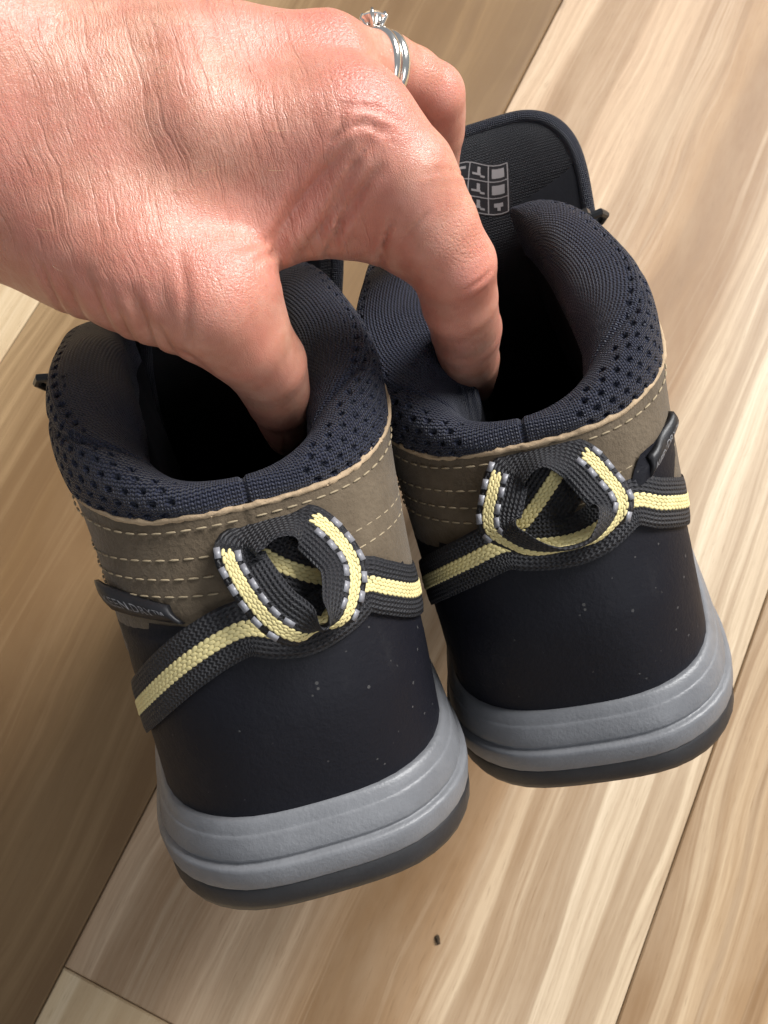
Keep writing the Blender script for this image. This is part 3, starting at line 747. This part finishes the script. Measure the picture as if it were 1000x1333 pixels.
def finish_boot(par, spec):
    strap(par, spec['strap']); loop_band(par, spec['loop'], spec['zup'])
    P, Nn = surf_path(spec['anchor'], 24, 0.09); T = np.gradient(P, axis=0); T /= np.linalg.norm(T, axis=1)[:, None]; W = np.cross(Nn, T); W /= np.linalg.norm(W, axis=1)[:, None]
    o = ribbon('loop_anchor', P, W, Nn, 1.7, 0.10, M['webbing'], par); stripe(o, P, W, Nn, 0.055, cols=4, pitch=0.165, wid=0.33)
    stitching(par, *spec['sq'])
    patch_label(par, spec['label'], spec.get('bow', 0.12))
    tg, S = tongue(par, spec['tongue'], spec['hw'], True)
    for nm, edge, sgn in (('gusset', spec['geo']['front_l'], -1), ('gusset', spec['geo']['front_r'], 1)):
        E_ = resample(edge, 24); T_ = np.array([S(sgn*0.97, t, 0.05) for t in np.linspace(0.80, 0.0, 24)]); V = []
        for k in range(7):
            f = k/6; bulge = np.array([sgn*0.5, 0.35, 0])*math.sin(f*math.pi); V += [tuple(p) for p in E_*(1-f)+T_*f+bulge]
        mesh_obj(nm, V, grid_faces(24, 7), M['lining'], par)
    for p, sg in spec['hooks']: lace_hook(par, p, sg)
    # inner lining of the foot part
    lev = []
    for z in np.linspace(3.6, 7.9, 12):
        P = offset2d(up_outline(z, 80), -0.32); lev.append(np.column_stack([P, np.full(80, z)]))
    V, F = loft(lev); mesh_obj('foot_lining', V, [q[::-1] for q in F], M['lining'], par)
    # laces zig-zag up the throat
    for k in range(5):
        y0, z0 = 18.6-1.15*k, 7.0+0.62*k; y1, z1 = y0-1.1, z0+.62
        for sg in (-1, 1):
            b = Bag(); P = [(sg*1.9, y0, z0), (sg*.9, y0-.35, z0+.5), (0, y0-.6, z0+.62+.06*sg), (-sg*.9, y1+.2, z1+.35), (-sg*1.9, y1, z1)]
            tube(b, catmull(np.array(P, float), 16), 0.16, 7); b.build('lace', M['webbing'], par)
SPEC_L = dict(anchor=[(.05, 1.4, 8.80), (.6, 1.3, 8.35), (1.45, 1.3, 7.75)], sq=(-0.55, 0.0, 0.5), zup=0.30,
    strap=[(-3.50, 2.9, 4.95), (-3.2, 2.05, 5.62), (-1.9, 1.06, 6.85), (-0.71, .93, 7.35), (0.09, .7, 7.15), (0.71, .74, 7.05), (1.49, .96, 7.22), (2.07, 1.39, 7.45), (2.67, 1.62, 7.1), (3.37, 2.32, 6.5), (3.6, 3.4, 6.1)],
    loop=[(-.45, 8.75, .45), (-.25, 7.95, .75), (.15, 7.05, .95), (.75, 6.65, 1.0), (1.30, 6.80, .95), (1.72, 7.45, .75), (1.62, 8.25, .55), (1.20, 8.95, .35), (.60, 9.15, .30), (.0, 9.05, .35)],
    label=((-3.88, 3.25, 8.36), (-2.20, 1.50, 8.02), (-1.95, 1.20, 7.62), (-3.58, 2.70, 7.74)),
    tongue=[(0.2, 14.2, 7.4), (.5, 12.7, 9.8), (1.0, 11.9, 12.2), (1.5, 11.9, 14.2), (1.75, 12.2, 15.4), (1.8, 12.5, 16.0)], hw=3.0,
    hooks=[((-4.35, 9.0, 12.2), -1), ((2.95, 9.6, 12.0), 1)])
SPEC_R = dict(anchor=[(-.55, 1.1, 7.9), (.15, 1.2, 8.5), (.75, 1.5, 9.05)], sq=(-0.5, -1.0), zup=0.25,
    strap=[(-3.5, 2.8, 5.9), (-3.03, 1.88, 6.55), (-1.97, 1.24, 7.2), (-.96, 1.1, 7.6), (-.32, 1.0, 7.5), (.63, 1.01, 7.42), (1.3, 1.06, 7.5), (2.17, 1.58, 7.8), (2.98, 1.99, 7.35), (3.62, 3.0, 6.75), (3.75, 4.2, 6.3)],
    loop=[(-.45, 9.25, .35), (-.78, 8.65, .55), (-.98, 7.9, .75), (-.45, 7.2, .95), (.4, 7.0, 1.0), (1.2, 7.05, .95), (1.80, 7.55, .75), (1.62, 8.4, .55), (1.20, 9.15, .35), (.40, 9.5, .30)],
    label=((2.95, 2.06, 8.62), (3.78, 3.45, 9.10), (3.80, 3.45, 8.60), (2.88, 2.0, 8.10)), bow=0.05,
    tongue=[(.2, 14.2, 7.4), (.3, 12.9, 9.8), (.35, 12.3, 12.2), (.42, 12.7, 14.2), (.48, 13.2, 15.6), (.45, 13.7, 16.3)], hw=2.65,
    hooks=[((2.85, 9.9, 13.05), 1), ((-3.0, 9.6, 12.0), -1)])
SPEC_L['geo'] = gL; SPEC_R['geo'] = gR
finish_boot(LB, SPEC_L)
finish_boot(RB, SPEC_R)

# ==== HAND: one continuous surface grown round a skeleton
# frame in cm: x along the forearm towards the fingers, y across the back of the hand, z out of the back of the hand
HAND = {
    'palm': [
        [(-17.67, 1.32, 2.00, 3.10), (-9.53, 1.16, 1.40, 2.70), (-5.49, 0.75, 1.10, 2.50), (-3.74, 0.21, 0.70, 1.85)],
        [(-5.67, 1.98, 0.70, 2.30), (-4.43, 1.38, 0.60, 1.80)],
        [(-3.82, -0.03, 0.50, 1.72), (-0.69, -0.11, 0.70, 1.55), (2.59, 0.28, 0.30, 1.36)],
        [(-4.43, 1.22, 0.60, 1.72), (-1.24, 1.48, 0.40, 1.50), (2.05, 2.11, -0.50, 1.10)],
        [(-5.00, 2.33, 0.00, 1.70), (-1.84, 2.51, -0.70, 1.45), (0.95, 2.89, -2.00, 1.00)],
        [(-5.68, 3.60, -0.80, 1.60), (-2.84, 3.61, -1.80, 1.35), (-0.53, 3.76, -3.20, 0.95)],
        [(-4.38, -1.18, 0.30, 1.75), (-1.68, -2.50, 0.60, 1.58), (-0.24, -3.28, 0.50, 1.30)],
        [(1.63, -0.27, -0.40, 1.15), (2.82, -0.80, -0.70, 1.08), (3.95, -1.57, -1.00, 0.92)],
        [(-2.11, -1.54, -0.40, 1.50), (0.10, -1.24, -0.40, 1.28), (1.97, -0.86, -0.50, 1.02)],
    ],
    'thumb': [
        [(-0.24, -3.28, 0.50, 1.30), (0.18, -3.78, -0.10, 1.14), (0.54, -4.34, -1.20, 0.98), (0.70, -4.98, -2.90, 0.84), (0.77, -5.58, -5.20, 0.64)],
    ],
    'index': [
        [(2.59, 0.28, 0.30, 1.36), (3.67, -0.63, 0.00, 1.22), (4.44, -1.55, -0.50, 1.06), (4.91, -2.17, -1.00, 1.04), (5.15, -2.67, -2.00, 0.93), (5.46, -3.08, -3.80, 0.90), (5.74, -3.46, -5.80, 0.86), (6.00, -3.83, -7.80, 0.72)],
    ],
    'middle': [
        [(2.05, 2.04, -0.50, 1.10), (2.74, 2.33, -1.10, 0.86), (3.39, 2.65, -1.70, 0.76), (4.07, 2.65, -2.20, 0.76), (4.54, 2.52, -2.60, 0.78), (4.68, 2.03, -3.80, 0.70), (4.72, 1.39, -5.20, 0.66), (4.72, 0.68, -6.80, 0.58)],
    ],
    'ring': [
        [(0.95, 2.89, -2.00, 1.00), (1.97, 3.37, -3.40, 0.85), (2.81, 3.40, -5.00, 0.74), (3.22, 2.93, -6.40, 0.66), (3.45, 2.15, -7.60, 0.56)],
    ],
    'pinky': [
        [(-0.53, 3.76, -3.20, 0.95), (0.57, 3.84, -4.60, 0.75), (1.48, 3.72, -6.20, 0.66), (1.96, 3.11, -7.40, 0.58), (2.10, 2.56, -8.40, 0.50)],
    ],
}
CREASES = [([(1.16, -2.79), (1.01, -2.28), (1.47, -1.6), (2.56, -0.51)], 0.130, 0.100),
    ([(1.4, -2.28), (2.17, -1.66), (2.79, -0.78)], 0.100, 0.070),
    ([(2.25, -2.05), (2.48, -1.55), (3.26, -0.78)], 0.090, 0.070),
    ([(-3.05, -3.02), (-2.96, -3.95)], 0.060, 0.090),
    ([(-2.48, -3.1), (-2.29, -4.19)], 0.070, 0.100),
    ([(-1.58, -3.46), (-1.41, -4.34)], 0.100, 0.090),
    ([(-1.24, -3.92), (-0.98, -4.54)], 0.070, 0.070),
    ([(-0.88, -4.42), (-0.36, -4.76)], 0.070, 0.060),
    ([(2.28, -2.09), (2.43, -1.6)], 0.070, 0.050),
    ([(3.12, -2.48), (3.43, -2.06)], 0.060, 0.060),
    ([(5.12, -2.95), (5.56, -2.65), (5.82, -2.36)], 0.035, 0.035),
    ([(5.22, -3.2), (5.69, -2.82)], 0.020, 0.030),
    ([(5.27, -2.28), (5.82, -1.81)], 0.020, 0.030),
    ([(4.28, 0.62), (5.08, 0.89)], 0.050, 0.050),
    ([(2.87, -0.0), (3.64, -0.39)], 0.030, 0.050),
    ([(1.78, -1.09), (2.4, -0.23), (2.56, 0.23)], 0.050, 0.070),
    ([(0.23, -2.56), (0.93, -2.09), (1.78, -0.78)], 0.050, 0.100),
    ([(0.7, -2.79), (1.16, -2.09)], 0.050, 0.060),
    ([(1.71, -2.79), (2.09, -2.09), (2.95, -1.16)], 0.100, 0.060),
    ([(2.87, -2.64), (3.33, -1.97), (3.57, -1.51)], 0.090, 0.050),
    ([(3.64, -2.09), (4.26, -1.51)], 0.040, 0.040),
    ([(1.86, -2.09), (2.4, -1.16), (3.33, -0.08)], 0.060, 0.050),
    ([(2.25, -0.39), (2.87, -0.08), (3.64, -0.16)], 0.040, 0.050),
    ([(2.4, 0.23), (3.18, 0.23), (3.8, -0.0)], 0.035, 0.040),
    ([(-3.49, -2.79), (-3.39, -3.64)], 0.060, 0.070),
    ([(-2.09, -3.33), (-1.86, -4.34)], 0.060, 0.070),
    ([(-0.7, -2.56), (-0.54, -3.64), (-0.7, -4.5)], 0.040, 0.080),
    ([(4.6, -0.68), (5.18, -0.43)], 0.030, 0.035),
    ([(4.76, -1.18), (5.44, -0.9)], 0.025, 0.030),
    ([(3.95, -0.93), (4.73, -0.62)], 0.025, 0.035)]
def m_skin():
    m, nt, b = new_mat('skin'); ob = coords(nt); p = mapping(nt, ob, (100, 100, 100)); s = sep(nt, p)
    kn = N(nt, 'ShaderNodeAttribute', attribute_name='knuckle').outputs['Fac']
    rd = N(nt, 'ShaderNodeAttribute', attribute_name='flush').outputs['Fac']
    fing = N(nt, 'ShaderNodeAttribute', attribute_name='finger').outputs['Fac']
    warp = noise(nt, p, 0.7, 3, 0.5); warp2 = noise(nt, p, 2.2, 2, 0.5)
    a = math_(nt, 'ADD', s[0], math_(nt, 'MULTIPLY', s[1], 0.27))
    a = math_(nt, 'ADD', a, math_(nt, 'MULTIPLY', warp, 0.45)); a = math_(nt, 'ADD', a, math_(nt, 'MULTIPLY', warp2, 0.03))
    t = math_(nt, 'SUBTRACT', s[1], math_(nt, 'MULTIPLY', s[0], 0.27))
    def plates(sa, st, w):
        v = N(nt, 'ShaderNodeTexVoronoi', feature='DISTANCE_TO_EDGE', inp={'Scale': 1.0, 'Randomness': 1.0}); L(nt, comb(nt, math_(nt, 'MULTIPLY', a, sa), math_(nt, 'MULTIPLY', t, st), math_(nt, 'MULTIPLY', s[2], 1.2)), v.inputs['Vector'])
        return math_(nt, 'SMOOTH_MIN', math_(nt, 'MULTIPLY', v.outputs['Distance'], w), 1.0, 0.5)
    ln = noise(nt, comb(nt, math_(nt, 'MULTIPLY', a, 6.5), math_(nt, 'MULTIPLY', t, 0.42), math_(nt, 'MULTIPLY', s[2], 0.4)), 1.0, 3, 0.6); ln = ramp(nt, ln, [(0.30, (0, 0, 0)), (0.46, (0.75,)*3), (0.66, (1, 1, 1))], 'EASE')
    ln2 = plates(14.0, 4.5, 3.0)
    v = N(nt, 'ShaderNodeTexVoronoi', feature='DISTANCE_TO_EDGE', inp={'Scale': 1.0}); L(nt, mapping(nt, p, (8.0, 10.0, 8.0)), v.inputs['Vector'])
    ve = math_(nt, 'SMOOTH_MIN', math_(nt, 'MULTIPLY', v.outputs['Distance'], 3.0), 1.0, 0.5)
    v2 = N(nt, 'ShaderNodeTexVoronoi', feature='DISTANCE_TO_EDGE', inp={'Scale': 1.0}); L(nt, mapping(nt, p, (22.0, 22.0, 22.0)), v2.inputs['Vector'])
    ve2 = math_(nt, 'MINIMUM', math_(nt, 'MULTIPLY', v2.outputs['Distance'], 3.0), 1.0)
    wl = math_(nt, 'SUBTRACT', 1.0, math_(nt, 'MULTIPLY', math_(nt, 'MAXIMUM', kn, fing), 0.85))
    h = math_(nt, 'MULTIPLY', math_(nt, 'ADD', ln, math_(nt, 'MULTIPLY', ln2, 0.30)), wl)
    h = math_(nt, 'ADD', h, math_(nt, 'MULTIPLY', math_(nt, 'MULTIPLY', ve, kn), 0.55))
    h = math_(nt, 'ADD', h, math_(nt, 'MULTIPLY', ve2, 0.22))
    bump(nt, b, h, 0.70, 0.00025)
    mott = noise(nt, p, 1.6, 5, 0.65); mott2 = noise(nt, p, 5.0, 3, 0.6)
    c = ramp(nt, mott, [(0.30, (0.40, 0.155, 0.098)), (0.50, (0.49, 0.228, 0.154)), (0.70, (0.58, 0.315, 0.228))])
    pk = noise(nt, p, 0.45, 3, 0.6); c = mixc(nt, ramp(nt, pk, [(0.40, (0, 0, 0)), (0.62, (0.6,)*3)]), c, (0.53, 0.185, 0.140))
    c = mixc(nt, math_(nt, 'MULTIPLY', rd, 0.95), c, (0.53, 0.16, 0.125))
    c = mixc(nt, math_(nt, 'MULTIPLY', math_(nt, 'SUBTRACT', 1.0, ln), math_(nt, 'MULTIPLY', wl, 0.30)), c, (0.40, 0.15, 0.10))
    c = mixc(nt, math_(nt, 'MULTIPLY', mott2, 0.18), c, (0.60, 0.37, 0.27))
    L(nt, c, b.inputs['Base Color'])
    b.inputs['Subsurface Weight'].default_value = 0.16; b.inputs['Subsurface Radius'].default_value = (1.0, 0.35, 0.18); b.inputs['Subsurface Scale'].default_value = 0.0028
    L(nt, math_(nt, 'ADD', 0.31, math_(nt, 'MULTIPLY', mott2, 0.16)), b.inputs['Roughness']); b.inputs['Specular IOR Level'].default_value = 0.5
    return m
def hand_sdf(P):
    X, Y, Z = (np.ascontiguousarray(P[..., i], np.float32) for i in range(3)); f32 = np.float32
    def cone(a, b):
        ax, ay, az, ar = (f32(q) for q in a); bx, by, bz = f32(b[0])-ax, f32(b[1])-ay, f32(b[2])-az; L2 = bx*bx+by*by+bz*bz
        dx, dy, dz = X-ax, Y-ay, Z-az
        t = dx*(bx/L2); t += dy*(by/L2); t += dz*(bz/L2); np.maximum(t, 0, out=t); np.minimum(t, 1, out=t)
        dx -= t*bx; dy -= t*by; dz -= t*bz; dx *= dx; dy *= dy; dz *= dz; dx += dy; dx += dz; np.sqrt(dx, out=dx)
        dx -= ar; t *= f32(b[3])-ar; dx -= t; return dx
    def smin(a, b, k):
        h = np.abs(a-b); h *= -1; h += np.float32(k); np.maximum(h, 0, out=h); h *= h; h *= np.float32(.25/k); return np.minimum(a, b)-h
    def chain(c, k):
        D = None
        for a, b in zip(c, c[1:]):
            d = cone(a, b); D = d if D is None else smin(D, d, k)
        return D
    D = None
    for c in HAND['palm']:
        d = chain(c, .15); D = d if D is None else smin(D, d, 1.1)
    F = None
    for k in ('thumb', 'index', 'middle', 'ring', 'pinky'):
        d = chain(HAND[k][0], .09); F = d if F is None else smin(F, d, .10)
    return smin(D, F, .38)
def surface_net(fn, lo, hi, h):
    """naive surface nets on a regular grid"""
    ns = np.ceil((np.array(hi)-lo)/h).astype(int)+1
    ax = [np.float32(lo[i])+np.float32(h)*np.arange(ns[i], dtype=np.float32) for i in range(3)]
    # coarse pass to skip empty space
    D = np.full(ns, 9.0, np.float32); B = 12
    for i in range(0, ns[0], B):
        for j in range(0, ns[1], B):
            for k in range(0, ns[2], B):
                sl = (slice(i, min(i+B, ns[0])), slice(j, min(j+B, ns[1])), slice(k, min(k+B, ns[2])))
                cx = np.array([[ax[0][sl[0]].mean(), ax[1][sl[1]].mean(), ax[2][sl[2]].mean()]], np.float32)
                dc = float(fn(cx)[0])
                if abs(dc) > h*B: D[sl] = dc; continue
                G = np.stack(np.meshgrid(ax[0][sl[0]], ax[1][sl[1]], ax[2][sl[2]], indexing='ij'), -1); D[sl] = fn(G)
    S = D < 0
    c = np.zeros(ns-1, np.int8)
    for a in (0, 1):
        for b in (0, 1):
            for d in (0, 1): c += S[a:ns[0]-1+a, b:ns[1]-1+b, d:ns[2]-1+d]
    act = (c > 0) & (c < 8); ids = np.full(ns-1, -1, np.int32); ids[act] = np.arange(act.sum()); I = np.argwhere(act)
    V = (np.array(lo)+(I+0.5)*h).astype(np.float32); F = []
    for ax_ in range(3):
        o = [0, 0, 0]; o[ax_] = 1
        s0 = S[:ns[0]-o[0], :ns[1]-o[1], :ns[2]-o[2]]; s1 = S[o[0]:, o[1]:, o[2]:]
        E_ = np.argwhere(s0 != s1); u, v = (ax_+1) % 3, (ax_+2) % 3
        ok = (E_[:, u] > 0) & (E_[:, v] > 0) & (E_[:, u] < ns[u]-1) & (E_[:, v] < ns[v]-1); E_ = E_[ok]
        def at(du, dv):
            q = E_.copy(); q[:, u] -= du; q[:, v] -= dv; return ids[q[:, 0], q[:, 1], q[:, 2]]
        Q = np.stack([at(1, 1), at(0, 1), at(0, 0), at(1, 0)], 1); fl = ~s0[E_[:, 0], E_[:, 1], E_[:, 2]]
        Q[fl] = Q[fl][:, ::-1]; F.append(Q)
    F = np.vstack(F); F = F[(F >= 0).all(1)]
    return V, F
def gradient(fn, P, e=0.02):
    g = np.zeros_like(P)
    for k in ((1, -1, -1), (-1, -1, 1), (-1, 1, -1), (1, 1, 1)):
        k = np.array(k, np.float32); g += fn(P+k*np.float32(e))[:, None]*k
    return g/(np.linalg.norm(g, axis=1)[:, None]+1e-9)
def build_hand():
    V, F = surface_net(hand_sdf, np.array([-17.0, -8.0, -9.2]), np.array([6.8, 7.6, 4.6]), 0.09)
    for _ in range(2):
        d = hand_sdf(V); V = V-gradient(hand_sdf, V)*d[:, None]*0.9
    # relax along the surface, then project again
    for _ in range(2):
        acc = np.zeros_like(V); cnt = np.zeros(len(V), np.float32)
        for a, b in ((0, 1), (1, 2), (2, 3), (3, 0)):
            np.add.at(acc, F[:, a], V[F[:, b]]); np.add.at(acc, F[:, b], V[F[:, a]]); np.add.at(cnt, F[:, a], 1); np.add.at(cnt, F[:, b], 1)
        V = V*.5+.5*acc/np.maximum(cnt, 1)[:, None]; V = V-gradient(hand_sdf, V)*hand_sdf(V)[:, None]
    G = gradient(hand_sdf, V)
    # folds and creases of the skin
    disp = np.zeros(len(V), np.float32); back = np.clip(G[:, 2]*2+0.6, 0, 1)
    for pts, dep, wid in CREASES:
        P2 = resample(catmull(np.array(pts, float), 30), 24) if len(pts) > 2 else resample(np.array(pts, float), 24)
        best = np.full(len(V), 9.0, np.float32); tt = np.zeros(len(V), np.float32)
        for q in range(23):
            a, b = P2[q], P2[q+1]; ba = b-a; t = np.clip(((V[:, :2]-a)@ba)/ba.dot(ba), 0, 1); d = np.linalg.norm(V[:, :2]-a-t[:, None]*ba, axis=1)
            m = d < best; best[m] = d[m]; tt[m] = (q+t[m])/23
        env = np.sin(np.clip(tt, 0.03, .97)*np.pi)**0.6
        disp += 1.1*back*env*(-dep*np.exp(-(best/wid)**2)+dep*0.45*np.exp(-((best-wid*2.6)/(wid*1.8))**2))
    # low lumps: tendons, pads, loose skin
    x, y, z = V[:, 0], V[:, 1], V[:, 2]
    disp += back*0.035*np.sin(y*2.6+0.25*x+1.0)*np.clip((x+4)/4, 0, 1)*np.clip((3-x)/2, 0, 1)
    rr = np.random.RandomState(5)
    for q in range(14):
        k = rr.normal(0, 1, 3); k /= np.linalg.norm(k); f = rr.uniform(1.0, 3.2); disp += 0.022/np.sqrt(f)*np.sin((V@k)*f+rr.uniform(0, 6.3))
    # ridged skin across the back of the hand
    a = x+0.27*y+0.12*np.sin(y*1.3+0.6*x)+0.06*np.sin(y*3.1+1.0)
    ridge = np.sin(a*2*np.pi/0.21+1.5*np.sin(a*1.7)+0.5*np.sin(y*1.1+a*3))
    mask = np.clip((2.0-x)/2.0, 0, 1)*np.clip((y+3.0)/2.0, 0, 1)*back
    disp += 0.0022*ridge*mask
    V = V+G*disp[:, None]
    def blob(c, r): return np.exp(-((V-np.array(c))**2).sum(1)/(r*r))
    kn = np.clip(blob((2.9, .9, 1.5), 1.15)+blob((2.4, 2.7, .9), 0.95)+blob((5.1, -2.0, 0.2), .8)+blob((4.7, 2.7, -1.6), .6)+0.7*blob((0.1, -3.2, 1.9), .9), 0, 1)
    fl = np.clip(0.9*blob((3.0, .7, 1.6), 1.2)+.8*blob((2.3, 2.8, .8), 1.1)+.55*blob((5.2, -2.6, -.4), 1.1)+.5*blob((4.8, 2.4, -2.2), 1.0)+.55*blob((-.7, -3.0, 1.6), 1.5)+.5*blob((1.6, -.9, .8), 1.1)+.35*blob((-4.5, -1.5, 2), 2.2), 0, 1)
    fg = np.clip(np.maximum((x-2.8)/0.8, (-3.2-y)/0.8), 0, 1)
    o = mesh_obj('hand', V, F, m_skin())
    for nm, arr in (('knuckle', kn), ('flush', fl), ('finger', fg)):
        at = o.data.attributes.new(nm, 'FLOAT', 'POINT'); at.data.foreach_set('value', arr.astype(np.float32))
    hb = Bag(); rr = np.random.RandomState(9)
    cand = np.where((V[:, 2] > 0.8) & (V[:, 0] < 1.2) & (V[:, 1] > -3.2) & (G[:, 2] > 0.3))[0]
    for i_ in rr.choice(cand, 90, replace=False):
        d = np.array([rr.uniform(.5, 1), rr.uniform(-.7, .2), 0]); n_ = G[i_]; d -= n_*d.dot(n_); d /= np.linalg.norm(d); l_ = rr.uniform(.18, .42)
        tube(hb, [V[i_]-n_*.02, V[i_]+d*l_*.35+n_*.045, V[i_]+d*l_*.7+n_*.06, V[i_]+d*l_+n_*.05], [.0045, .004, .003, .0015], 4)
    hr = hb.build('fine_hair', m_simple('fair_hair', (0.55, 0.40, 0.24), 0.4, 0.5), o); hr['kind'] = 'stuff'
    return o
HB = Matrix(((1, 0, 0), (0, math.sin(math.radians(73)), -math.cos(math.radians(73))), (0, math.cos(math.radians(73)), math.sin(math.radians(73)))))
def hand_frame(o):
    m = HB.to_4x4(); m.translation = HB @ (Vector((-3.333, 7.775, -20.0))*CM)+Vector((0, 0, CAM_H)); o.matrix_world = m
hand = build_hand(); hand_frame(hand)
tag(hand, 'bare hand with creased skin reaching its fingers into both boots', 'hand')

# ==== RINGS on the finger
def m_metal(name, c, r):
    m, nt, b = new_mat(name); b.inputs['Base Color'].default_value = (*c, 1); b.inputs['Metallic'].default_value = 1.0
    n_ = noise(nt, coords(nt), 700, 3, 0.6); L(nt, math_(nt, 'ADD', r, math_(nt, 'MULTIPLY', n_, 0.12)), b.inputs['Roughness']); return m
M['silver'] = m_metal('white_gold', (0.80, 0.77, 0.72), 0.10)
mg, ntg, bgl = new_mat('clear_stone'); bgl.inputs['Base Color'].default_value = (0.95, 0.93, 0.92, 1); bgl.inputs['Roughness'].default_value = 0.02
bgl.inputs['Transmission Weight'].default_value = 0.9; bgl.inputs['IOR'].default_value = 2.2; M['stone'] = mg
def ring_band(cen, axis, up, R, rw, rh, name, mat, parent, flare=0.0):
    axis = np.array(axis, float); axis /= np.linalg.norm(axis); up = np.array(up, float); up -= axis*up.dot(axis); up /= np.linalg.norm(up); sd = np.cross(axis, up)
    V = []; n, m = 64, 12
    for i in range(n):
        a = 2*math.pi*i/n; rad = up*math.cos(a)+sd*math.sin(a); g = 1+flare*max(0, math.cos(a))**3
        for k in range(m):
            q = 2*math.pi*k/m; V.append(np.array(cen)+rad*(R+rh*math.cos(q))+axis*rw*math.sin(q)*g)
    F = [(i*m+k, i*m+(k+1) % m, ((i+1) % n)*m+(k+1) % m, ((i+1) % n)*m+k) for i in range(n) for k in range(m)]
    return mesh_obj(name, V, F, mat, parent)
def build_rings():
    ax = np.array([0.80, 0.10, -0.60]); ax /= np.linalg.norm(ax); up = np.array([-0.42, .80, .42]); up -= ax*up.dot(ax); up /= np.linalg.norm(up)
    c = np.array([3.20, 2.52, -1.46])
    e = bpy.data.objects.new('engagement_ring', None); col.objects.link(e); e.empty_display_size = .01; hand_frame(e)
    ring_band(c-ax*.10, ax, up, .83, .115, .085, 'band', M['silver'], e, 0.4)
    st = c-ax*.10+up*.84; sd = np.cross(ax, up)
    # tapered head with four prongs and a cut stone
    b = Bag()
    for s1 in (-1, 1):
        for s2 in (-1, 1):
            d = ax*s1*.7+sd*s2*.7; tube(b, [st-up*.05+d*.08, st+up*.14+d*.20, st+up*.30+d*.29, st+up*.38+d*.25], [.06, .06, .055, .045], 8)
    b.build('setting', M['silver'], e)
    n = 16; V = [st+up*.03]; rows = ((.29, .27), (.29, .30), (.18, .38))
    for r, h_ in rows: V += [st+up*h_+(ax*math.cos(2*math.pi*i/n)+sd*math.sin(2*math.pi*i/n))*r for i in range(n)]
    F = [(0, 1+(i+1) % n, 1+i) for i in range(n)]
    for k in range(2): F += [(1+k*n+i, 1+k*n+(i+1) % n, 1+(k+1)*n+(i+1) % n, 1+(k+1)*n+i) for i in range(n)]
    F.append(tuple(1+2*n+i for i in range(n)))
    mesh_obj('stone', V, F, M['stone'], e, smooth=False)
    tag(e, 'silver ring with a raised clear stone on the finger', 'ring')
    w = ring_band(c+ax*.17, ax, up, .82, .125, .075, 'wedding_band', M['silver'], None); hand_frame(w)
    tag(w, 'plain silver band worn beside the stone ring', 'ring')
build_rings()

# ==== a crumb on the floor
def build_crumb():
    rr = np.random.RandomState(4); V = []; n = 7
    for j, (r, z) in enumerate(((.10, .0), (.17, .05), (.13, .13), (.05, .17))):
        for i in range(n):
            a = 2*math.pi*i/n; q = r*rr.uniform(.7, 1.3); V.append((2.43+q*math.cos(a)*.8, -6.27+q*math.sin(a)*1.2, z+.002))
    F = grid_faces(n, 4, True); F.append(tuple(range(n))[::-1]); F.append(tuple(3*n+i for i in range(n)))
    o = mesh_obj('crumb', V, F, m_simple('dark_dirt', (0.05, 0.035, 0.022), 0.9, 0.2), smooth=False)
    tag(o, 'tiny dark crumb lying on the pale floorboard below the boots', 'crumb')
build_crumb()
